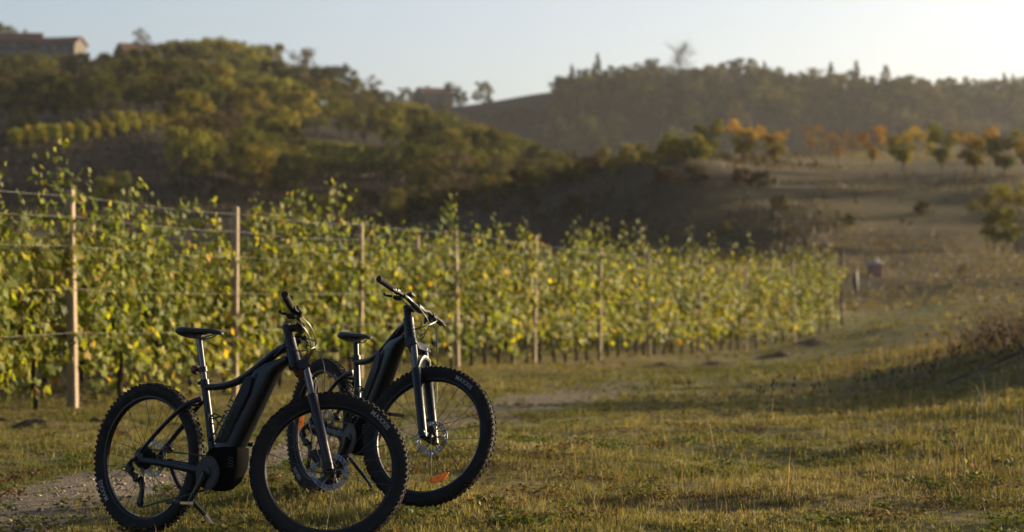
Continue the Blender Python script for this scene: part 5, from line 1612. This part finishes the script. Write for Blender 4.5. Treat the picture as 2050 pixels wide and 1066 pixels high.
# thicket beyond the right edge whose shadow falls into the picture
for i, (x, y, s) in enumerate([(7.2, 26.4, .24), (8.0, 27.4, .26), (9.0, 28.4, .30), (7.5, 28.2, .32), (8.4, 26.6, .24), (8.2, 29.6, .38), (8.2, 30.8, .40), (9.4, 30.2, .36), (6.7, 25.2, .18)]):
    plant('bush_c', 'thicket_shrub', (x, y, tz(x, y)), s, 'shrub beyond the right edge of the picture, casting the long shadow', 'shrub', 'thicket shrubs beyond the right edge')
# fallen branch at the edge of the shade
b = MB(); pts = []
for px, py, d in ((1895, 768, 26.2), (1940, 748, 26.4), (1990, 728, 26.8), (2040, 706, 27.0), (2090, 690, 27.4)):
    q = P(px, py, d); g = tz(q.x, q.y); q.z = max(q.z, g + .01); pts.append(q)
b.tube(catmull(pts, 4), list(np.linspace(.010, .026, 17)), 7)
for k in (5, 9, 13):
    q = catmull(pts, 4)[k]; b.tube([q, q + Vector((-.12, .05, .10)), q + Vector((-.22, .05, .16))], [.009, .006, .003], 5)
tag(b.build('fallen_branch', M['bark'], None), 'dark fallen branch lying up the shaded bank at the right', 'branch')

# seed-headed weeds along the shade
def weed(px, d, h, label, group):
    g = on_ground(px, d); root = empty('seed_weed', g)
    b = MB(); v = Vector((random.gauss(0, .1), random.gauss(0, .1), 1)); tip = v * h
    b.tube([(0, 0, -.02), v * (h * .5) + Vector((.01, 0, 0)), tip], [.0028, .0022, .0016], 4)
    sid = []
    for k in range(random.randint(1, 3)):
        e = v * (h * random.uniform(.5, .8)); t = e + Vector((random.gauss(0, .04), random.gauss(0, .04), random.uniform(.05, .12))); b.tube([e, t], [.002, .0013], 3); sid.append(t)
    b.build('stem', M['cane'], root)
    for t in [tip] + sid:
        s = MB(); s.tube([t + Vector((0, 0, -.012)), t, t + Vector((0, 0, .016)), t + Vector((0, 0, .024))], [.004, .0105, .009, .002], 6); s.build('seed_head', M['vine_bark'], root)
    tag(root, label, 'weed', group)
for k, wx in enumerate(sorted(random.uniform(1700, 2070) for _ in range(46))):
    weed(wx, random.uniform(26.5, 31), random.uniform(.22, .42), 'dark-headed weed along the edge of the shadow at the right, %s from the left' % ordinal(k + 1), 'seed-headed weeds at the right')
for k, wx in enumerate(sorted(random.uniform(1330, 1660) for _ in range(10))):
    weed(wx, random.uniform(22, 27), random.uniform(.2, .36), 'dark-headed weed in the open grass right of the bicycles, %s from the left' % ordinal(k + 1), 'seed-headed weeds in the open grass')

# low broad-leaved weeds in the turf
def ground_weeds():
    P_, N_, S_, C_ = [], [], [], []
    for k in range(150):
        px = random.uniform(-60, 2120); d = random.choice((random.uniform(10.6, 14), random.uniform(13, 18), random.uniform(16, 24)))
        x = (px - 1025) / F * d
        r = random.uniform(.05, .22); n = int(24 + r * 520)
        a = rng.uniform(0, 6.28, n); q = np.sqrt(rng.random(n)) * r
        xx = x + np.cos(a) * q; yy = d + np.sin(a) * q
        P_.append(np.stack([xx, yy, terrain(xx, yy) + rng.uniform(.012, .055, n)], -1)); N_.append(np.stack([rng.normal(0, .6, n), rng.normal(0, .6, n), np.ones(n)], -1))
        S_.append(rng.uniform(.012, .030, n)); C_.append(np.array([random.choice(((.060, .085, .016), (.085, .10, .022), (.11, .10, .03), (.10, .065, .03)))]) * rng.uniform(.7, 1.35, (n, 1)))
    v, t, c = leaf_cloud(np.vstack(P_), np.vstack(N_), np.concatenate(S_), np.vstack(C_), LEAF6)
    tag(obj('ground_weeds', mesh_np('ground_weeds', v, t, c, M['grass'])), 'patches of low broad-leaved weeds in the turf', 'weeds', kind='stuff')
ground_weeds()

# young plant with yellow leaves in the foreground grass
g = on_ground(1945, 14.6)
root = empty('young_plant', g)
b = MB(); b.tube(catmull([(0, 0, -.02), (.008, 0, .05), (-.004, 0, .11), (.006, 0, .17)], 4), list(np.linspace(.0022, .0012, 13)), 5); b.tube([(0, 0, .06), (.025, 0, .05), (.034, -.01, .045)], .0012, 4); b.tube([(0, 0, .11), (-.03, 0, .115)], .0011, 4); b.build('stem', M['cane'], root)
def one_leaf(pos, size, col, lab, el=1.0):
    n = np.array([[.55, -.75, .35]]); v, t, c = leaf_cloud(np.array([pos]), n, np.array([size]), np.array([col]), LEAF6 * np.array([[el, 1.0]]), .15)
    o = obj('leaf', mesh_np('leaf', v, t, c, M['vine_leaf']), root); o['label'] = lab
one_leaf((.036, -.012, .030), .062, (.62, .50, .06), 'long bright yellow leaf', .45)
one_leaf((-.034, -.005, .112), .030, (.62, .52, .05), 'round bright yellow leaf', .9)
one_leaf((.002, -.005, .085), .036, (.42, .10, .02), 'orange-red leaf', .5)
one_leaf((-.028, -.008, .050), .030, (.40, .38, .05), 'pale green-yellow leaf', .8)
one_leaf((.006, -.004, .140), .024, (.40, .34, .05), 'small yellow-green leaf', .7)
tag(root, 'young plant with bright yellow leaves in the foreground grass at the right', 'plant')

# ------------------------------------------------------------------ haze
hb = MB(); hb.box((0, 1500, 60), (5200, 6000, 150 + 60))
m = bpy.data.materials.new('haze_air'); m.use_nodes = True
nt = m.node_tree; nt.nodes.clear()
o_ = nt.nodes.new('ShaderNodeOutputMaterial'); pv = nt.nodes.new('ShaderNodeVolumePrincipled')
pv.inputs['Color'].default_value = (.95, .95, .97, 1); pv.inputs['Density'].default_value = .00010; pv.inputs['Anisotropy'].default_value = .65
nt.links.new(pv.outputs[0], o_.inputs['Volume'])
haze = hb.build('haze', m, None, False)
tag(haze, kind='stuff')
